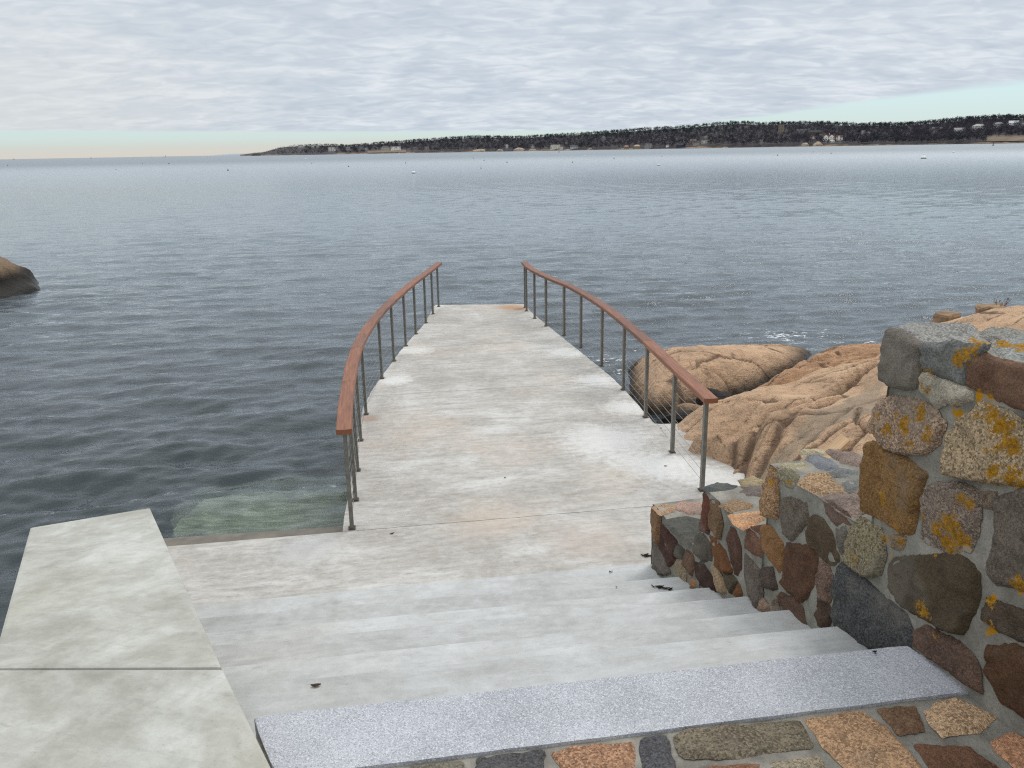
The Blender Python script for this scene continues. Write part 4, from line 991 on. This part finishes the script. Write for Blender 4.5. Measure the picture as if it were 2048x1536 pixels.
o = bmobj(bm, 'wooden_plank', M_plank); tag(o, 'weathered wooden plank lying on the orange ledge behind the stone wall', 'plank')
# dry twigs
def twig(loc, label, seed, sc=1.0):
    r = random.Random(seed); bm = bmesh.new()
    def grow(p, d, L, rad, n):
        q = p + d * L; tube(bm, p, q, rad, 4)
        if n == 0: return
        for _ in range(r.choice((2, 2, 3))):
            dd = (d + Vector((r.uniform(-.7, .7), r.uniform(-.7, .7), r.uniform(-.1, .4)))).normalized(); grow(q, dd, L * r.uniform(.55, .8), rad * .7, n - 1)
    for k in range(4): grow(Vector((r.uniform(-.04, .04), r.uniform(-.04, .04), 0)), Vector((r.uniform(-.5, .5), r.uniform(-.5, .5), 1)).normalized(), .10 * sc, .0035, 3)
    o = bmobj(bm, 'dry_shrub', plain('dry_stems', (96, 74, 56), .9)); o.location = loc; tag(o, label, 'plant')
for (tx, ty, tz, lab, sd_) in [(1997, 668, 1.0, 'sparse leafless twigs growing on the ledge behind the tall end of the wall', 4)]:
    p = at(tx, ty - 4, 1.02); twig((p[0], p[1], ledge_z(p[0], p[1]) - .02), lab, sd_, .85)

# ================================================================== FAR SHORE
SKY = [(484, 309.2), (495, 307), (530, 302.5), (560, 293), (590, 289), (620, 287), (660, 286), (700, 288), (760, 282), (800, 280), (830, 277), (900, 272), (960, 269), (1050, 270), (1100, 266), (1180, 262), (1230, 258), (1280, 254), (1310, 252), (1350, 250), (1400, 246), (1440, 242), (1480, 239.5), (1520, 243), (1580, 241), (1650, 241), (1720, 244), (1800, 243), (1860, 238), (1920, 232), (1980, 228), (2048, 227), (2150, 222), (2300, 216)]
def sky_y(x): return float(np.interp(x, [p[0] for p in SKY], [p[1] for p in SKY]))
def shoreD(x): return float(np.interp(x, [484, 800, 1264, 1700, 2048, 2300], [3000, 2600, 2200, 1900, 1650, 1500]))
DEP = .30
def th_(x): return float(np.interp(x, [484, 520, 560, 640, 800], [0, 2.5, 6, 9, 11]))
def land(x, v):
    """point on the far shore's terrain: x picks the bearing, v = 0 at the waterline, 1 on the ridge"""
    D = shoreD(x) * (1 + DEP * v); top = atd(x, sky_y(x), shoreD(x) * (1 + DEP))
    zt = max(1.0, top[2] - th_(x)); p = atd(x, hor(x), D)
    if v <= 1: z = -.6 + (zt + .6) * (min(1, v / .02) * .06 + .94 * v ** .8)
    else: z = zt - (v - 1) * zt * .5
    return np.array((p[0], p[1], z))
xs = np.linspace(480, 2300, 240); vs = np.r_[0, .008, .02, .035, .06, np.linspace(.1, 1, 19), 1.3, 2.0]
V = []
for v in vs:
    for x in xs:
        p = land(x, v); p[2] += (0 if v < .01 else 1.6 * mn.noise(Vector((p[0] * .01, p[1] * .01, 3))) * min(1, v * 6)); V.append(p)
m, t, b, pos, o_ = mat('far_shore_ground')
n1 = t.noise(pos, .035, 5, .65); n2 = t.noise(pos, .006, 4)
z = t.node('ShaderNodeSeparateXYZ', {0: pos}).outputs[2]
c = t.ramp(n1, [(.35, lin((46, 44, 48))), (.65, lin((66, 60, 60)))])
rockc = t.ramp(n1, [(.38, lin((92, 76, 62))), (.6, lin((158, 134, 110)))])
c = t.mix(t.mapr(t.math('ADD', z, t.math('MULTIPLY', n2, -12.0)), -3.4, -4.6), c, rockc)
c = t.mix(t.mapr(z, 1.3, .3), c, lin((48, 42, 40)))
t.set(b, 'Base Color', c); t.set(b, 'Roughness', .95)
o = link('hills', fastmesh('hills', V, gridq(len(vs), len(xs))), m); tag(o, kind='structure')
# a low point beyond the left end, haze put into its pale blue grey
xs2 = np.linspace(405, 520, 30); V = []
for dv, k in ((0, 0), (.02, 1), (.2, .6)):
    for x in xs2:
        p = atd(x, hor(x), 7000 * (1 + dv)); zz = (14 * max(0, min(1, (x - 405) / 60)) * (1 + .3 * mn.noise(Vector((x * .1, 0, 0))))) * k - .5; V.append((p[0], p[1], zz))
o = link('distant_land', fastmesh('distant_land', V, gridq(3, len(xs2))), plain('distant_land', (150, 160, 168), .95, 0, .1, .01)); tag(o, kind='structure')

HOUSES = [  # x, base y, width px, height px, wall, roof, kind, label, category
 (603, 294.5, 9, 4.5, (206, 206, 202), (120, 116, 114), 'gable', 'small white house near the left end of the far shore hill'),
 (626, 294, 5, 3.5, (200, 200, 198), (110, 106, 104), 'gable', 'tiny white cottage second from the left on the far hill'),
 (636, 294.6, 5, 3.5, (190, 190, 188), (96, 92, 92), 'gable', 'tiny pale cottage third from the left on the far hill'),
 (664, 302.5, 13, 8, (206, 204, 198), (112, 108, 106), 'front', 'white gabled house close to the water on the left part of far shore'),
 (674, 297.5, 6, 3.5, (140, 138, 134), (88, 84, 84), 'gable', 'small grey house just right and above the white gabled shore house'),
 (697, 300, 8, 5.5, (166, 164, 160), (100, 96, 96), 'gable', 'grey house with pale trim among bare trees, left part of far shore'),
 (723, 298, 9, 4.5, (136, 132, 128), (84, 80, 80), 'gable', 'long low dim grey house in the woods left of the big pair'),
 (733, 299.5, 5, 4, (178, 176, 172), (96, 92, 90), 'front', 'narrow pale grey house above the brown lawn on far shore'),
 (771, 299.8, 16, 7.5, (188, 182, 164), (98, 94, 92), 'wide', 'large cream grey house with hipped roof above the brown lawn'),
 (792, 301.5, 19, 8, (226, 224, 218), (128, 124, 120), 'front', 'large bright white house with two gables beside the cream grey one'),
 (831, 299, 9, 5, (130, 126, 120), (80, 76, 76), 'gable', 'dim grey house first to the right of the bright white one'),
 (854, 300, 8, 6.5, (146, 140, 132), (92, 88, 86), 'front', 'weathered grey house behind rocks left of the low point'),
 (1014, 296.5, 5, 6.5, (196, 192, 182), (90, 86, 84), 'tower', 'narrow pale tower house standing on the far shore rocks'),
 (1066, 295.5, 5, 5, (182, 180, 176), (96, 94, 92), 'front', 'small pale gabled house under dark pines on far shore'),
 (1111, 298.2, 18, 7.5, (208, 204, 188), (146, 142, 136), 'front', 'wide cream house with central gable near the middle of far shore'),
 (1123.5, 298.2, 5, 4, (200, 196, 180), (140, 136, 130), 'gable', 'small cream outbuilding beside the wide cream house'),
 (1148, 297, 14, 6, (186, 186, 184), (84, 82, 84), 'gable', 'grey and white house right of the wide cream house'),
 (1207, 276.5, 5, 3.5, (160, 160, 158), (104, 102, 102), 'gable', 'lone pale house high in the woods above the middle shore'),
 (1253, 297.6, 9.5, 6, (148, 120, 100), (150, 126, 108), 'hip', 'orange brown shore house with pale hipped roof'),
 (1274, 296.8, 12.5, 6.5, (150, 132, 112), (178, 160, 138), 'hip', 'tan shore house with light hipped roof beside the orange brown one'),
 (1297, 297, 13, 8.5, (150, 146, 142), (96, 92, 92), 'front', 'grey stone house with pale window trim at the waterline'),
 (1335, 295.2, 5, 3.5, (226, 228, 228), (120, 120, 120), 'gable', 'tiny bright white boathouse at the waterline right of middle'),
 (1361, 293.5, 15, 5, (66, 70, 88), (54, 54, 64), 'gable', 'long dark blue shore house'),
 (1386, 287.5, 11, 8, (126, 116, 108), (104, 94, 88), 'front', 'brown grey gabled house just above the shore right of the dark blue one'),
 (1393, 290.5, 11, 3, (170, 164, 154), (110, 104, 98), 'gable', 'low pale garage in front of the brown grey gabled house'),
 (1409, 286.8, 11, 5, (196, 190, 180), (118, 112, 106), 'front', 'cream house with dark doorway right of the brown grey gabled house'),
 (1411, 279.5, 8, 6, (150, 146, 142), (112, 108, 106), 'gable', 'grey house uphill of the cream house with dark doorway'),
 (1522, 289.4, 5.5, 8, (132, 132, 130), (100, 98, 98), 'front', 'small grey steep gabled boathouse below the stone tower'),
 (1560, 268.5, 9, 16, (128, 117, 104), (100, 92, 84), 'keep', 'tall square tan stone tower among the woods'),
 (1601, 267.5, 17, 8, (118, 116, 116), (84, 84, 88), 'front', 'rambling grey mansion in the trees right of the stone tower'),
 (1628, 268.5, 26, 6, (96, 94, 92), (52, 54, 60), 'wide', 'wide house with dark slate roof between the mansion and the white villa'),
 (1626, 279, 7, 5.5, (212, 200, 196), (112, 66, 60), 'front', 'small white cottage with red roof above pale rocks'),
 (1656, 280.5, 20, 9.5, (236, 234, 226), (96, 58, 50), 'front', 'bright white villa with dark red roof and tall chimney'),
 (1664, 284.5, 9, 3.5, (228, 226, 218), (190, 186, 178), 'gable', 'low white annex in front of the bright white villa'),
 (1678, 280.3, 11.5, 8.5, (230, 226, 218), (104, 64, 56), 'front', 'white steep gabled house just right of the bright white villa'),
 (1725, 268.5, 6.5, 6.5, (164, 168, 172), (124, 126, 132), 'front', 'pale grey gabled house in the woods right of the villa'),
 (1737, 268.6, 5, 3, (150, 152, 154), (120, 120, 124), 'gable', 'low grey shed beside the pale grey gabled house'),
 (1866, 260.5, 8, 5, (138, 134, 128), (104, 100, 98), 'gable', 'dim grey house half hidden in trees left of the right hand row'),
 (1881, 259, 5, 3.5, (164, 160, 156), (110, 106, 106), 'gable', 'small pale house beside the half hidden dim grey one'),
 (1916, 263.5, 17, 6.5, (206, 204, 200), (142, 142, 142), 'gable', 'long white house with grey roof, lowest of the right hand row'),
 (1954, 258, 20, 8, (210, 208, 200), (170, 170, 168), 'wide', 'largest white house of the row on the right hand hillside'),
 (1993, 254.5, 15, 8, (166, 166, 164), (128, 128, 128), 'wide', 'grey two storey house in the row on the right hand hillside'),
 (2022, 251.5, 14, 8, (222, 220, 216), (196, 196, 196), 'gable', 'bright white barn like house near the top right of the hillside'),
 (2045, 251, 8, 3.5, (176, 174, 172), (120, 118, 118), 'gable', 'pale house at the right edge of the picture on the far hill')]
_mc = {}
def cm(rgb, kind='paint'):
    k = (tuple(rgb), kind)
    if k not in _mc: _mc[k] = plain(kind, rgb, .85, 0, .08, .5)
    return _mc[k]
M_glass = plain('window_glass', (40, 44, 52), .3, 0, .2, 1)
HRECT = []
def ground_v(x, y):
    best = None
    for v in np.linspace(.01, 1, 120):
        p = land(x, v); q = proj(p)[1]
        if q <= y: return v, p
    return 1, land(x, 1)
def prism(bm, w, dpt, z0, z1, axis):
    """gable roof: ridge along x ('x') or towards the viewer ('y'), footprint w by dpt centred on 0"""
    a, b = w / 2, dpt / 2
    if axis == 'x': P = [(-a, -b, z0), (a, -b, z0), (a, b, z0), (-a, b, z0), (-a, 0, z1), (a, 0, z1)]; Fc = [(0, 1, 5, 4), (2, 3, 4, 5), (0, 4, 3), (1, 2, 5), (3, 2, 1, 0)]
    elif axis == 'y': P = [(-a, -b, z0), (a, -b, z0), (a, b, z0), (-a, b, z0), (0, -b, z1), (0, b, z1)]; Fc = [(1, 2, 5, 4), (3, 0, 4, 5), (0, 1, 4), (2, 3, 5), (3, 2, 1, 0)]
    else: P = [(-a, -b, z0), (a, -b, z0), (a, b, z0), (-a, b, z0), (-a * .4, 0, z1), (a * .4, 0, z1)]; Fc = [(0, 1, 5, 4), (2, 3, 4, 5), (0, 4, 3), (1, 2, 5), (3, 2, 1, 0)]
    vs_ = [bm.verts.new(p) for p in P]
    for f in Fc: bm.faces.new([vs_[i] for i in f])
for x, y, wp, hp, wc, rc, kind, label in HOUSES:
    v, p = ground_v(x, y); D = math.hypot(p[0], p[1]); s = D / F
    w, h = wp * s, hp * s; dpt = max(6, min(w * .7, 11)); zb_ = -6
    root = thing('stone_tower' if kind == 'keep' else 'house', label, 'tower' if kind == 'keep' else 'house', tuple(p), None if kind == 'keep' else 'houses along the far shore')
    root.rotation_euler = (0, 0, -math.atan2(p[0], p[1]) + random.uniform(-.25, .25))
    HRECT.append((x - wp / 2 - 1.0, x + wp / 2 + 1.0, y, hp, D))
    bm = bmesh.new(); wallh = h * (.98 if kind in ('keep', 'tower') else .58 if kind in ('front', 'hip', 'wide') else .5)
    box(bm, (0, 0), w, dpt, zb_, wallh)
    if kind == 'front':
        gw = w * .42
        for gx in ((-w * .22, w * .25) if wp > 12 else (0,)):
            q = [(gx - gw / 2, -dpt / 2 - .6), (gx + gw / 2, -dpt / 2 - .6)]
            vv = [bm.verts.new(c_) for c_ in ((q[0][0], q[0][1], zb_), (q[1][0], q[1][1], zb_), (q[1][0], q[1][1], wallh), (gx, q[0][1], h * .97), (q[0][0], q[0][1], wallh), (q[0][0], 0, zb_), (q[1][0], 0, zb_), (q[1][0], 0, wallh), (gx, 0, h * .97), (q[0][0], 0, wallh))]
            for f in ((0, 1, 2, 3, 4), (1, 6, 7, 2), (5, 0, 4, 9)): bm.faces.new([vv[i] for i in f])
    if kind == 'keep':
        for ax in np.linspace(-w / 2 + .6, w / 2 - .6, 4):
            box(bm, (ax, -dpt / 2 + .5), w * .13, 1.0, wallh - .05, wallh + 1.1)
        box(bm, (w * .62, 0), w * .35, dpt * .5, zb_, wallh * .35)
    wo_ = bmobj(bm, 'wall', cm(wc, 'painted_wall'), root)
    bm = bmesh.new()
    if kind == 'keep': box(bm, (0, 0), w * .9, dpt * .9, wallh - .3, wallh + .15)
    elif kind == 'tower': prism(bm, w * 1.1, dpt, wallh, wallh + h * .12, 'h')
    elif kind in ('hip', 'wide'): prism(bm, w * 1.06, dpt * 1.1, wallh, h, 'h')
    else: prism(bm, w * 1.04, dpt * 1.1, wallh, h, 'x')
    if kind == 'front':
        for gx in ((-w * .22, w * .25) if wp > 12 else (0,)):
            gw = w * .48; y0 = -dpt / 2 - .9
            vv = [bm.verts.new(c_) for c_ in ((gx - gw / 2, y0, wallh), (gx, y0, h * 1.02), (gx + gw / 2, y0, wallh), (gx - gw / 2, 0, wallh), (gx, 0, h * 1.02), (gx + gw / 2, 0, wallh))]
            bm.faces.new([vv[i] for i in (0, 1, 4, 3)]); bm.faces.new([vv[i] for i in (1, 2, 5, 4)])
    ro_ = bmobj(bm, 'roof', cm(rc, 'shingle_roof'), root)
    if wp >= 12 and kind != 'keep':
        bm = bmesh.new(); box(bm, (w * .05, dpt * .05), w * .05, w * .05, wallh, h * (1.25 if 'chimney' in label else 1.1)); bmobj(bm, 'chimney', cm(wc if 'chimney' in label else (110, 84, 76), 'chimney_brick'), ro_)
    if wp >= 8:
        nw = max(2, int(wp / 4)); rows_ = 2 if hp > 7 else 1
        for rr in range(rows_ if kind != 'keep' else 3):
            for i in range(nw if kind != 'keep' else 2):
                cx = -w / 2 + w * (i + .5) / nw if kind != 'keep' else (i - .5) * w * .45; zz = wallh * ((rr + .5) / (rows_ if kind != 'keep' else 3))
                bm = bmesh.new(); box(bm, (cx, -dpt / 2 - (.66 if kind == 'front' else .04)), min(1.5, w / nw * .45), .08, zz - .75, zz + .75); bmobj(bm, 'window', M_glass, root)

# ---- the woods: bare trees and evergreens as two masses, the skyline pines one by one
def fuzz(P, Hs, nt, spread, size, r, up=.62):
    """n tufts of nt small triangles each"""
    n = len(P); c = np.repeat(P, nt, 0); H = np.repeat(Hs, nt)
    u = r.normal(0, 1, (n * nt, 3)); u /= np.linalg.norm(u, axis=1)[:, None]; rad = r.random(n * nt) ** .4
    c = c + np.stack([u[:, 0] * rad * H * spread, u[:, 1] * rad * H * spread, H * (up + u[:, 2] * rad * (1 - up))], 1)
    T = r.normal(0, 1, (n * nt, 3, 3)) * (H * size)[:, None, None]
    V = (c[:, None, :] + T).reshape(-1, 3); return V, np.arange(len(V)).reshape(-1, 3)
def blocked(q, D):
    for x0, x1, y, hp, Dh in HRECT:
        if x0 < q[0] < x1 and D < Dh + 25 and q[1] > y - .5 * hp and q[1] < y + 6: return True
    return False
r = np.random.default_rng(11); bare = []; ever = []
while len(bare) + len(ever) < 11500:
    x = r.uniform(505, 2250); v = .012 + 1.05 * r.random() ** 1.35
    if x < 600 and r.random() < .4: continue
    p = land(x, v); q = proj(p); D = math.hypot(p[0], p[1])
    if blocked(q, D): continue
    if 730 < x < 820 and v < .13: continue
    if 1975 < x and v < .10: continue
    n_ = mn.noise(Vector((p[0] * .0045, p[1] * .0045, 1.0)))
    pe = .08 + (.75 if v > .86 else 0) + (.55 if (x < 1470 and v > .42 and n_ > -.15) else 0) + (.35 if n_ > .3 else 0)
    (ever if r.random() < pe else bare).append((p, max(3.0, th_(x)) * r.uniform(.75, 1.1)))
def clumped(name, L, nt, spread, size, cols, label):
    P = np.array([a[0] for a in L]); H = np.array([a[1] for a in L])
    V, Q = fuzz(P, H, nt, spread, size, r)
    me = fastmesh(name, V, Q, False)
    m, t, b, pos, o_ = mat(name + '_foliage')
    n1 = t.noise(pos, .02, 4, .6); n2 = t.noise(pos, .16, 3)
    c = t.ramp(t.math('ADD', t.math('MULTIPLY', n1, .55), t.math('MULTIPLY', n2, .45)), [(.36, lin(cols[0])), (.5, lin(cols[1])), (.64, lin(cols[2]))])
    df = t.node('ShaderNodeBsdfDiffuse', {'Color': c}); tl = t.node('ShaderNodeBsdfTranslucent', {'Color': c}); ms = t.node('ShaderNodeMixShader', {0: .25})
    t.l.new(df.outputs[0], ms.inputs[1]); t.l.new(tl.outputs[0], ms.inputs[2]); t.l.new(ms.outputs[0], o_.inputs[0])
    o = link(name, me, m); tag(o, label, 'woods', None, 'stuff'); return m
clumped('bare_woods', bare, 34, .44, .065, ((61, 60, 68), (67, 65, 73), (74, 71, 78)), 'leafless grey brown woods covering the far shore hill')
M_ev = clumped('evergreen_woods', ever, 32, .40, .075, ((44, 51, 56), (50, 57, 61), (56, 63, 64)), 'dark evergreen woods along the top of the far shore hill')
def pine(seed):
    r = np.random.default_rng(seed); V, Q = fuzz(np.array([[0, 0, 0.]]), np.array([11.0]), 70, .30, .07, r, .58)
    return fastmesh('crown', V, Q, False)
pm = [pine(k) for k in range(4)]
for q_ in pm: q_.materials.append(M_ev)
bm = bmesh.new(); tube(bm, (0, 0, -2), (0, 0, 6), .3, 5); tm = bpy.data.meshes.new('trunk'); bm.to_mesh(tm); bm.free(); tm.materials.append(plain('pine_bark', (70, 60, 54), .9))
for k in range(80):
    x = r.uniform(850, 2046) if k < 30 else r.uniform(1480, 2046); p = land(x, r.uniform(.96, 1.0)); s_ = r.uniform(.75, 1.0)
    root = thing('pine_tree', 'small dark pine crown standing out on the skyline of the far hill', 'tree', tuple(p), 'pines along the far skyline')
    root.scale = (s_ * r.uniform(.9, 1.3), s_, s_ * 1.12); root.rotation_euler = (0, 0, r.uniform(0, 6))
    c_ = bpy.data.objects.new('crown', pm[k % 4]); COL.objects.link(c_); c_.parent = root
    c_ = bpy.data.objects.new('trunk', tm); COL.objects.link(c_); c_.parent = root
M_islet = plain('dark_islet_rock', (66, 62, 60), .95, 0, .3, .2)
M_pale = plain('pale_shore_rock', (160, 144, 126), .95, 0, .4, .25)
for i, (x, y, w_, h_, lab) in enumerate([(958, 302, 26, 5, 'long low pale rock point left of the middle of the far shore'), (1000, 301, 14, 5, 'brown rock hump under the narrow tower house'), (1038, 302, 22, 7, 'largest pale domed shore rock near the middle of the far shore'), (1065, 301.5, 16, 4, 'low pale rock just right of the largest pale domed rock'),
      (1135, 300.5, 12, 2.5, 'flat pale rock below the cream house'), (1610, 290, 14, 7, 'pale cliff rock below the red roofed cottage'), (1636, 289, 18, 8, 'tall tan cliff rock below the bright white villa'), (1180, 299, 10, 4, 'pale rock at the waterline right of the grey and white house'), (512, 308, 18, 3.5, 'dark low islet off the left tip of the far shore'), (1450, 293, 10, 2, 'flat grey shore rock below the middle woods')]):
    D = shoreD(x) * .998; p = atd(x, hor(x), D); s = D / F
    lump('shore_rock', (p[0], p[1], 0), (w_ / 2 * s, 9, h_ * s), M_islet if 'dark' in lab else M_pale, lab, i * 1.7 + .4, 'shore rocks of the far side', 3, .3)
for i, (x0, x1, lab) in enumerate([(735, 812, 'brown lawn strip below the cream grey house'), (1972, 2120, 'tan salt marsh meadow at the right end of the far shore')]):
    V = []
    for v in (.012, .05, .10, .14):
        for x in np.linspace(x0, x1, 14): p = land(x, v); p[2] += 1.2; V.append(p)
    o = link('meadow', fastmesh('meadow', V, gridq(4, 14)), plain('dry_grass', (112, 99, 84), .95, 0, .25, .06)); tag(o, lab, 'meadow', None, 'stuff')

# ================================================================== BUOYS
M_bw = plain('white_buoy', (228, 228, 224), .5, 0, .05, 3); M_bd = plain('dark_buoy', (44, 40, 46), .6, 0, .2, 3); M_br = plain('red_buoy', (120, 50, 44), .6, 0, .2, 3)
def lathe(name, prof, m, parent=None, n=14):
    V = []; Q = []
    for z, rr in prof:
        for k in range(n): V.append((rr * math.cos(6.28318 * k / n), rr * math.sin(6.28318 * k / n), z))
    for i in range(len(prof) - 1):
        for k in range(n): Q.append((i * n + k, i * n + (k + 1) % n, (i + 1) * n + (k + 1) % n, (i + 1) * n + k))
    return link(name, mesh(name, V, Q, True), m, parent)
def buoy(x, y, kind, wpx, label, group):
    p = at(x, y, 0); D = math.hypot(p[0], p[1]); rr = max(.12, wpx * (.6 if kind == 'm' and y > 300 else 1) * D / F / 2)
    t_ = thing('mooring_buoy' if kind == 'w' else 'buoy' if kind == 'd' else 'channel_marker', label, 'buoy', (p[0], p[1], 0), group)
    if kind == 'w':
        lathe('ball', [(rr * (.75 - .75 * math.cos(a)) - rr * .3, max(.01, rr * math.sin(a))) for a in np.linspace(.02, 3.12, 10)], M_bw, t_)
        lathe('band', [(-.2 * rr, rr * .90), (-.2 * rr, rr * 1.0), (.16 * rr, rr * 1.02), (.16 * rr, rr * .9)], M_bd, t_)
        lathe('stem', [(rr * 1.15, .06 * rr), (rr * 1.5, .06 * rr), (rr * 1.52, .14 * rr), (rr * 1.62, .02)], M_bd, t_)
    elif kind == 'd':
        lathe('float', [(-rr * .5, .02), (-rr * .4, rr * .8), (rr * .2, rr), (rr * .8, rr * .7), (rr * 1.0, .03)], M_bd, t_)
        lathe('stick', [(rr * .9, rr * .14), (rr * 2.0, rr * .12), (rr * 2.02, .005)], M_br, t_)
    else:
        lathe('base', [(-.4, .1), (-.3, rr), (rr * .7, rr), (rr * .75, .1)], M_bd, t_)
        lathe('mast', [(rr * .7, rr * .32), (rr * 4.2, rr * .2), (rr * 4.3, .02)], M_bd, t_)
    return t_
WB, DB, MK = 'white mooring balls on the bay', 'small dark pot buoys on the bay', 'channel markers near the horizon'
for a in [(827, 346.5, 'w', 7.5, 'white mooring ball with dark band, nearest one left of middle', WB), (1317, 331, 'w', 5.5, 'half dark white mooring ball right of middle on the bay', WB), (1847, 317.5, 'w', 9, 'largest white mooring ball, far right below the white houses', WB),
          (611, 318.5, 'w', 3, 'tiny white buoy at left, upper of a close pair', WB), (605, 326.5, 'w', 2.6, 'tiny white buoy at left, lower of a close pair', WB), (410, 327.5, 'w', 2.6, 'tiny white buoy farthest left on the bay', WB),
          (798, 307.5, 'w', 3, 'tiny white float close under the bright white house', WB), (1170, 312.5, 'w', 3, 'tiny white buoy right of the wide cream house', WB), (1311, 303.5, 'w', 2.4, 'tiny white buoy just off the grey stone house', WB), (1907, 305, 'w', 3.4, 'small white buoy below the lowest house of the right hand row', WB),
          (456, 341, 'd', 3.4, 'dark pot buoy nearest at left, below the islet', DB), (697, 333.5, 'd', 2.6, 'dark pot buoy between the left pair and the white mooring ball', DB), (811, 326.5, 'd', 2.6, 'dark pot buoy just above the nearest white mooring ball', DB),
          (623, 327, 'd', 1.8, 'tiny dark dot of a buoy beside the close white pair', DB), (947, 317, 'd', 1.8, 'faint dark buoy off the long low pale rock point', DB), (968, 321.5, 'd', 2.2, 'dark pot buoy left of the two below the domed rock', DB), (1014, 325, 'd', 3, 'dark pot buoy straight above the left railing gap', DB), (962, 336.8, 'd', 2.6, 'dark pot buoy nearest the middle of the bay', DB),
          (1145, 325, 'd', 3, 'dark pot buoy below the grey and white house', DB), (1228, 317.5, 'd', 2.4, 'dark pot buoy below the lone high house', DB), (1324, 313, 'd', 1.8, 'faint dark buoy above the half dark mooring ball', DB), (1555, 311, 'd', 2.6, 'dark pot buoy below the square stone tower', DB), (1626, 304.5, 'd', 1.8, 'faint dark buoy below the red roofed cottage', DB), (1662, 307, 'd', 2.2, 'small dark buoy below the bright white villa', DB),
          (285, 328, 'd', 1.8, 'faint dark buoy left of the lone one on the open water', DB), (338, 328, 'd', 2.4, 'dark pot buoy on the open water far left', DB), (15, 331, 'd', 1.8, 'faint dark buoy near the left edge of the picture', DB), (232, 339.5, 'd', 1.8, 'faint dark buoy alone left of centre, closest of the far left ones', DB),
          (28, 319.5, 'm', 2.4, 'dark channel marker on the horizon at the left edge', MK), (182, 317.2, 'm', 2.4, 'tallest channel marker on the horizon at left', MK), (302, 314.2, 'm', 1.6, 'thin channel marker left of a close pair on the horizon', MK), (331, 314, 'm', 2.6, 'stout channel marker right of a close pair on the horizon', MK), (1118, 304.5, 'd', 2.6, 'dark can buoy close under the wide cream house', DB), (1986, 291, 'm', 3.4, 'dark can marker near shore by the salt marsh', MK)]:
    buoy(*a)

# ================================================================== SMALL LITTER
M_weed = plain('dried_seaweed', (46, 38, 30), .8, 0, .3, 60); M_leaf = plain('dry_leaf', (96, 76, 56), .85, 0, .3, 60); M_red = plain('red_petal', (120, 26, 22), .6, 0, .2, 60)
def scrap(name, x, y, z, L, m, label, cat, n=1, seed=0, flat=.5):
    r = random.Random(seed); bm = bmesh.new()
    for k in range(n):
        a = r.uniform(0, 6.28); c = Vector((r.gauss(0, L * .35), r.gauss(0, L * .18), .003)) if n > 1 else Vector((0, 0, .003))
        d_ = Vector((math.cos(a), math.sin(a) * flat, 0)); s_ = Vector((-d_.y, d_.x, 0)); l = L * r.uniform(.5, 1); w = L * r.uniform(.10, .22); prev = None
        for i in range(6):
            f = i / 5 - .5; ww = w * (1 - (2 * f) ** 2) + .001; zz = .012 * L * 10 * abs(f) * r.uniform(.3, 1) + .002
            q = [bm.verts.new(c + d_ * l * f + s_ * (ww * sg) + Vector((0, 0, zz + (0 if sg else .004)))) for sg in (-1, 0, 1)]
            if prev:
                for j in range(2): bm.faces.new((prev[j], q[j], q[j + 1], prev[j + 1]))
            prev = q
    bmesh.ops.solidify(bm, geom=list(bm.faces), thickness=.0015)
    o = bmobj(bm, name, m); p = at(x, y, z); o.location = (p[0], p[1], z + .001); tag(o, label, cat)
Z4, Z5, Z6 = ZG - RI * 4, ZG - RI * 5, ZG - RI * 6
scrap('seaweed_scrap', 1325, 1176, Z5, .07, M_weed, 'dark dried seaweed scrap on a step near the fieldstone wall', 'seaweed', 6, 3)
scrap('leaf', 1219, 1146, Z6, .06, M_weed, 'curled dark leaf on the lowest step', 'leaf', 2, 4)
scrap('leaf', 1233, 1176, Z5, .03, M_weed, 'small dark leaf left of the seaweed scrap', 'leaf', 1, 6)
scrap('leaf', 1747, 1309, ZG, .03, M_weed, 'dark leaf lying on the right end of the granite slab', 'leaf', 2, 8)
scrap('leaf', 958, 1308, ZG - RI * 3, .035, M_leaf, 'small brown leaf in the middle of the stairs', 'leaf', 1, 9)
scrap('twig', 632, 1373, ZG - RI, .06, M_leaf, 'thin brown twig on the stairs near the flank wall', 'twig', 1, 10, .3)
scrap('petal', 1322, 857, ZD, .035, M_red, 'tiny red petal on the pier by the second nearest right post', 'petal', 1, 11)
scrap('petal', 1331, 933, ZD, .035, M_red, 'tiny red petal on the pier inside the railing', 'petal', 1, 12)
scrap('petal', 1428, 918, ZD, .035, M_red, 'tiny red petal on the concrete beside the ledge', 'petal', 1, 13)
scrap('leaf', 784, 1068, ZD, .05, M_leaf, 'brown leaf on the landing near the left railing end', 'leaf', 1, 14)
scrap('leaf', 1010, 956, ZD, .04, M_leaf, 'brown leaf in the middle of the pier deck', 'leaf', 1, 15)
scrap('seaweed_scrap', 1293, 1112, ZD, .07, M_weed, 'dark weed tuft at the foot of the wall end on the landing', 'seaweed', 8, 16)
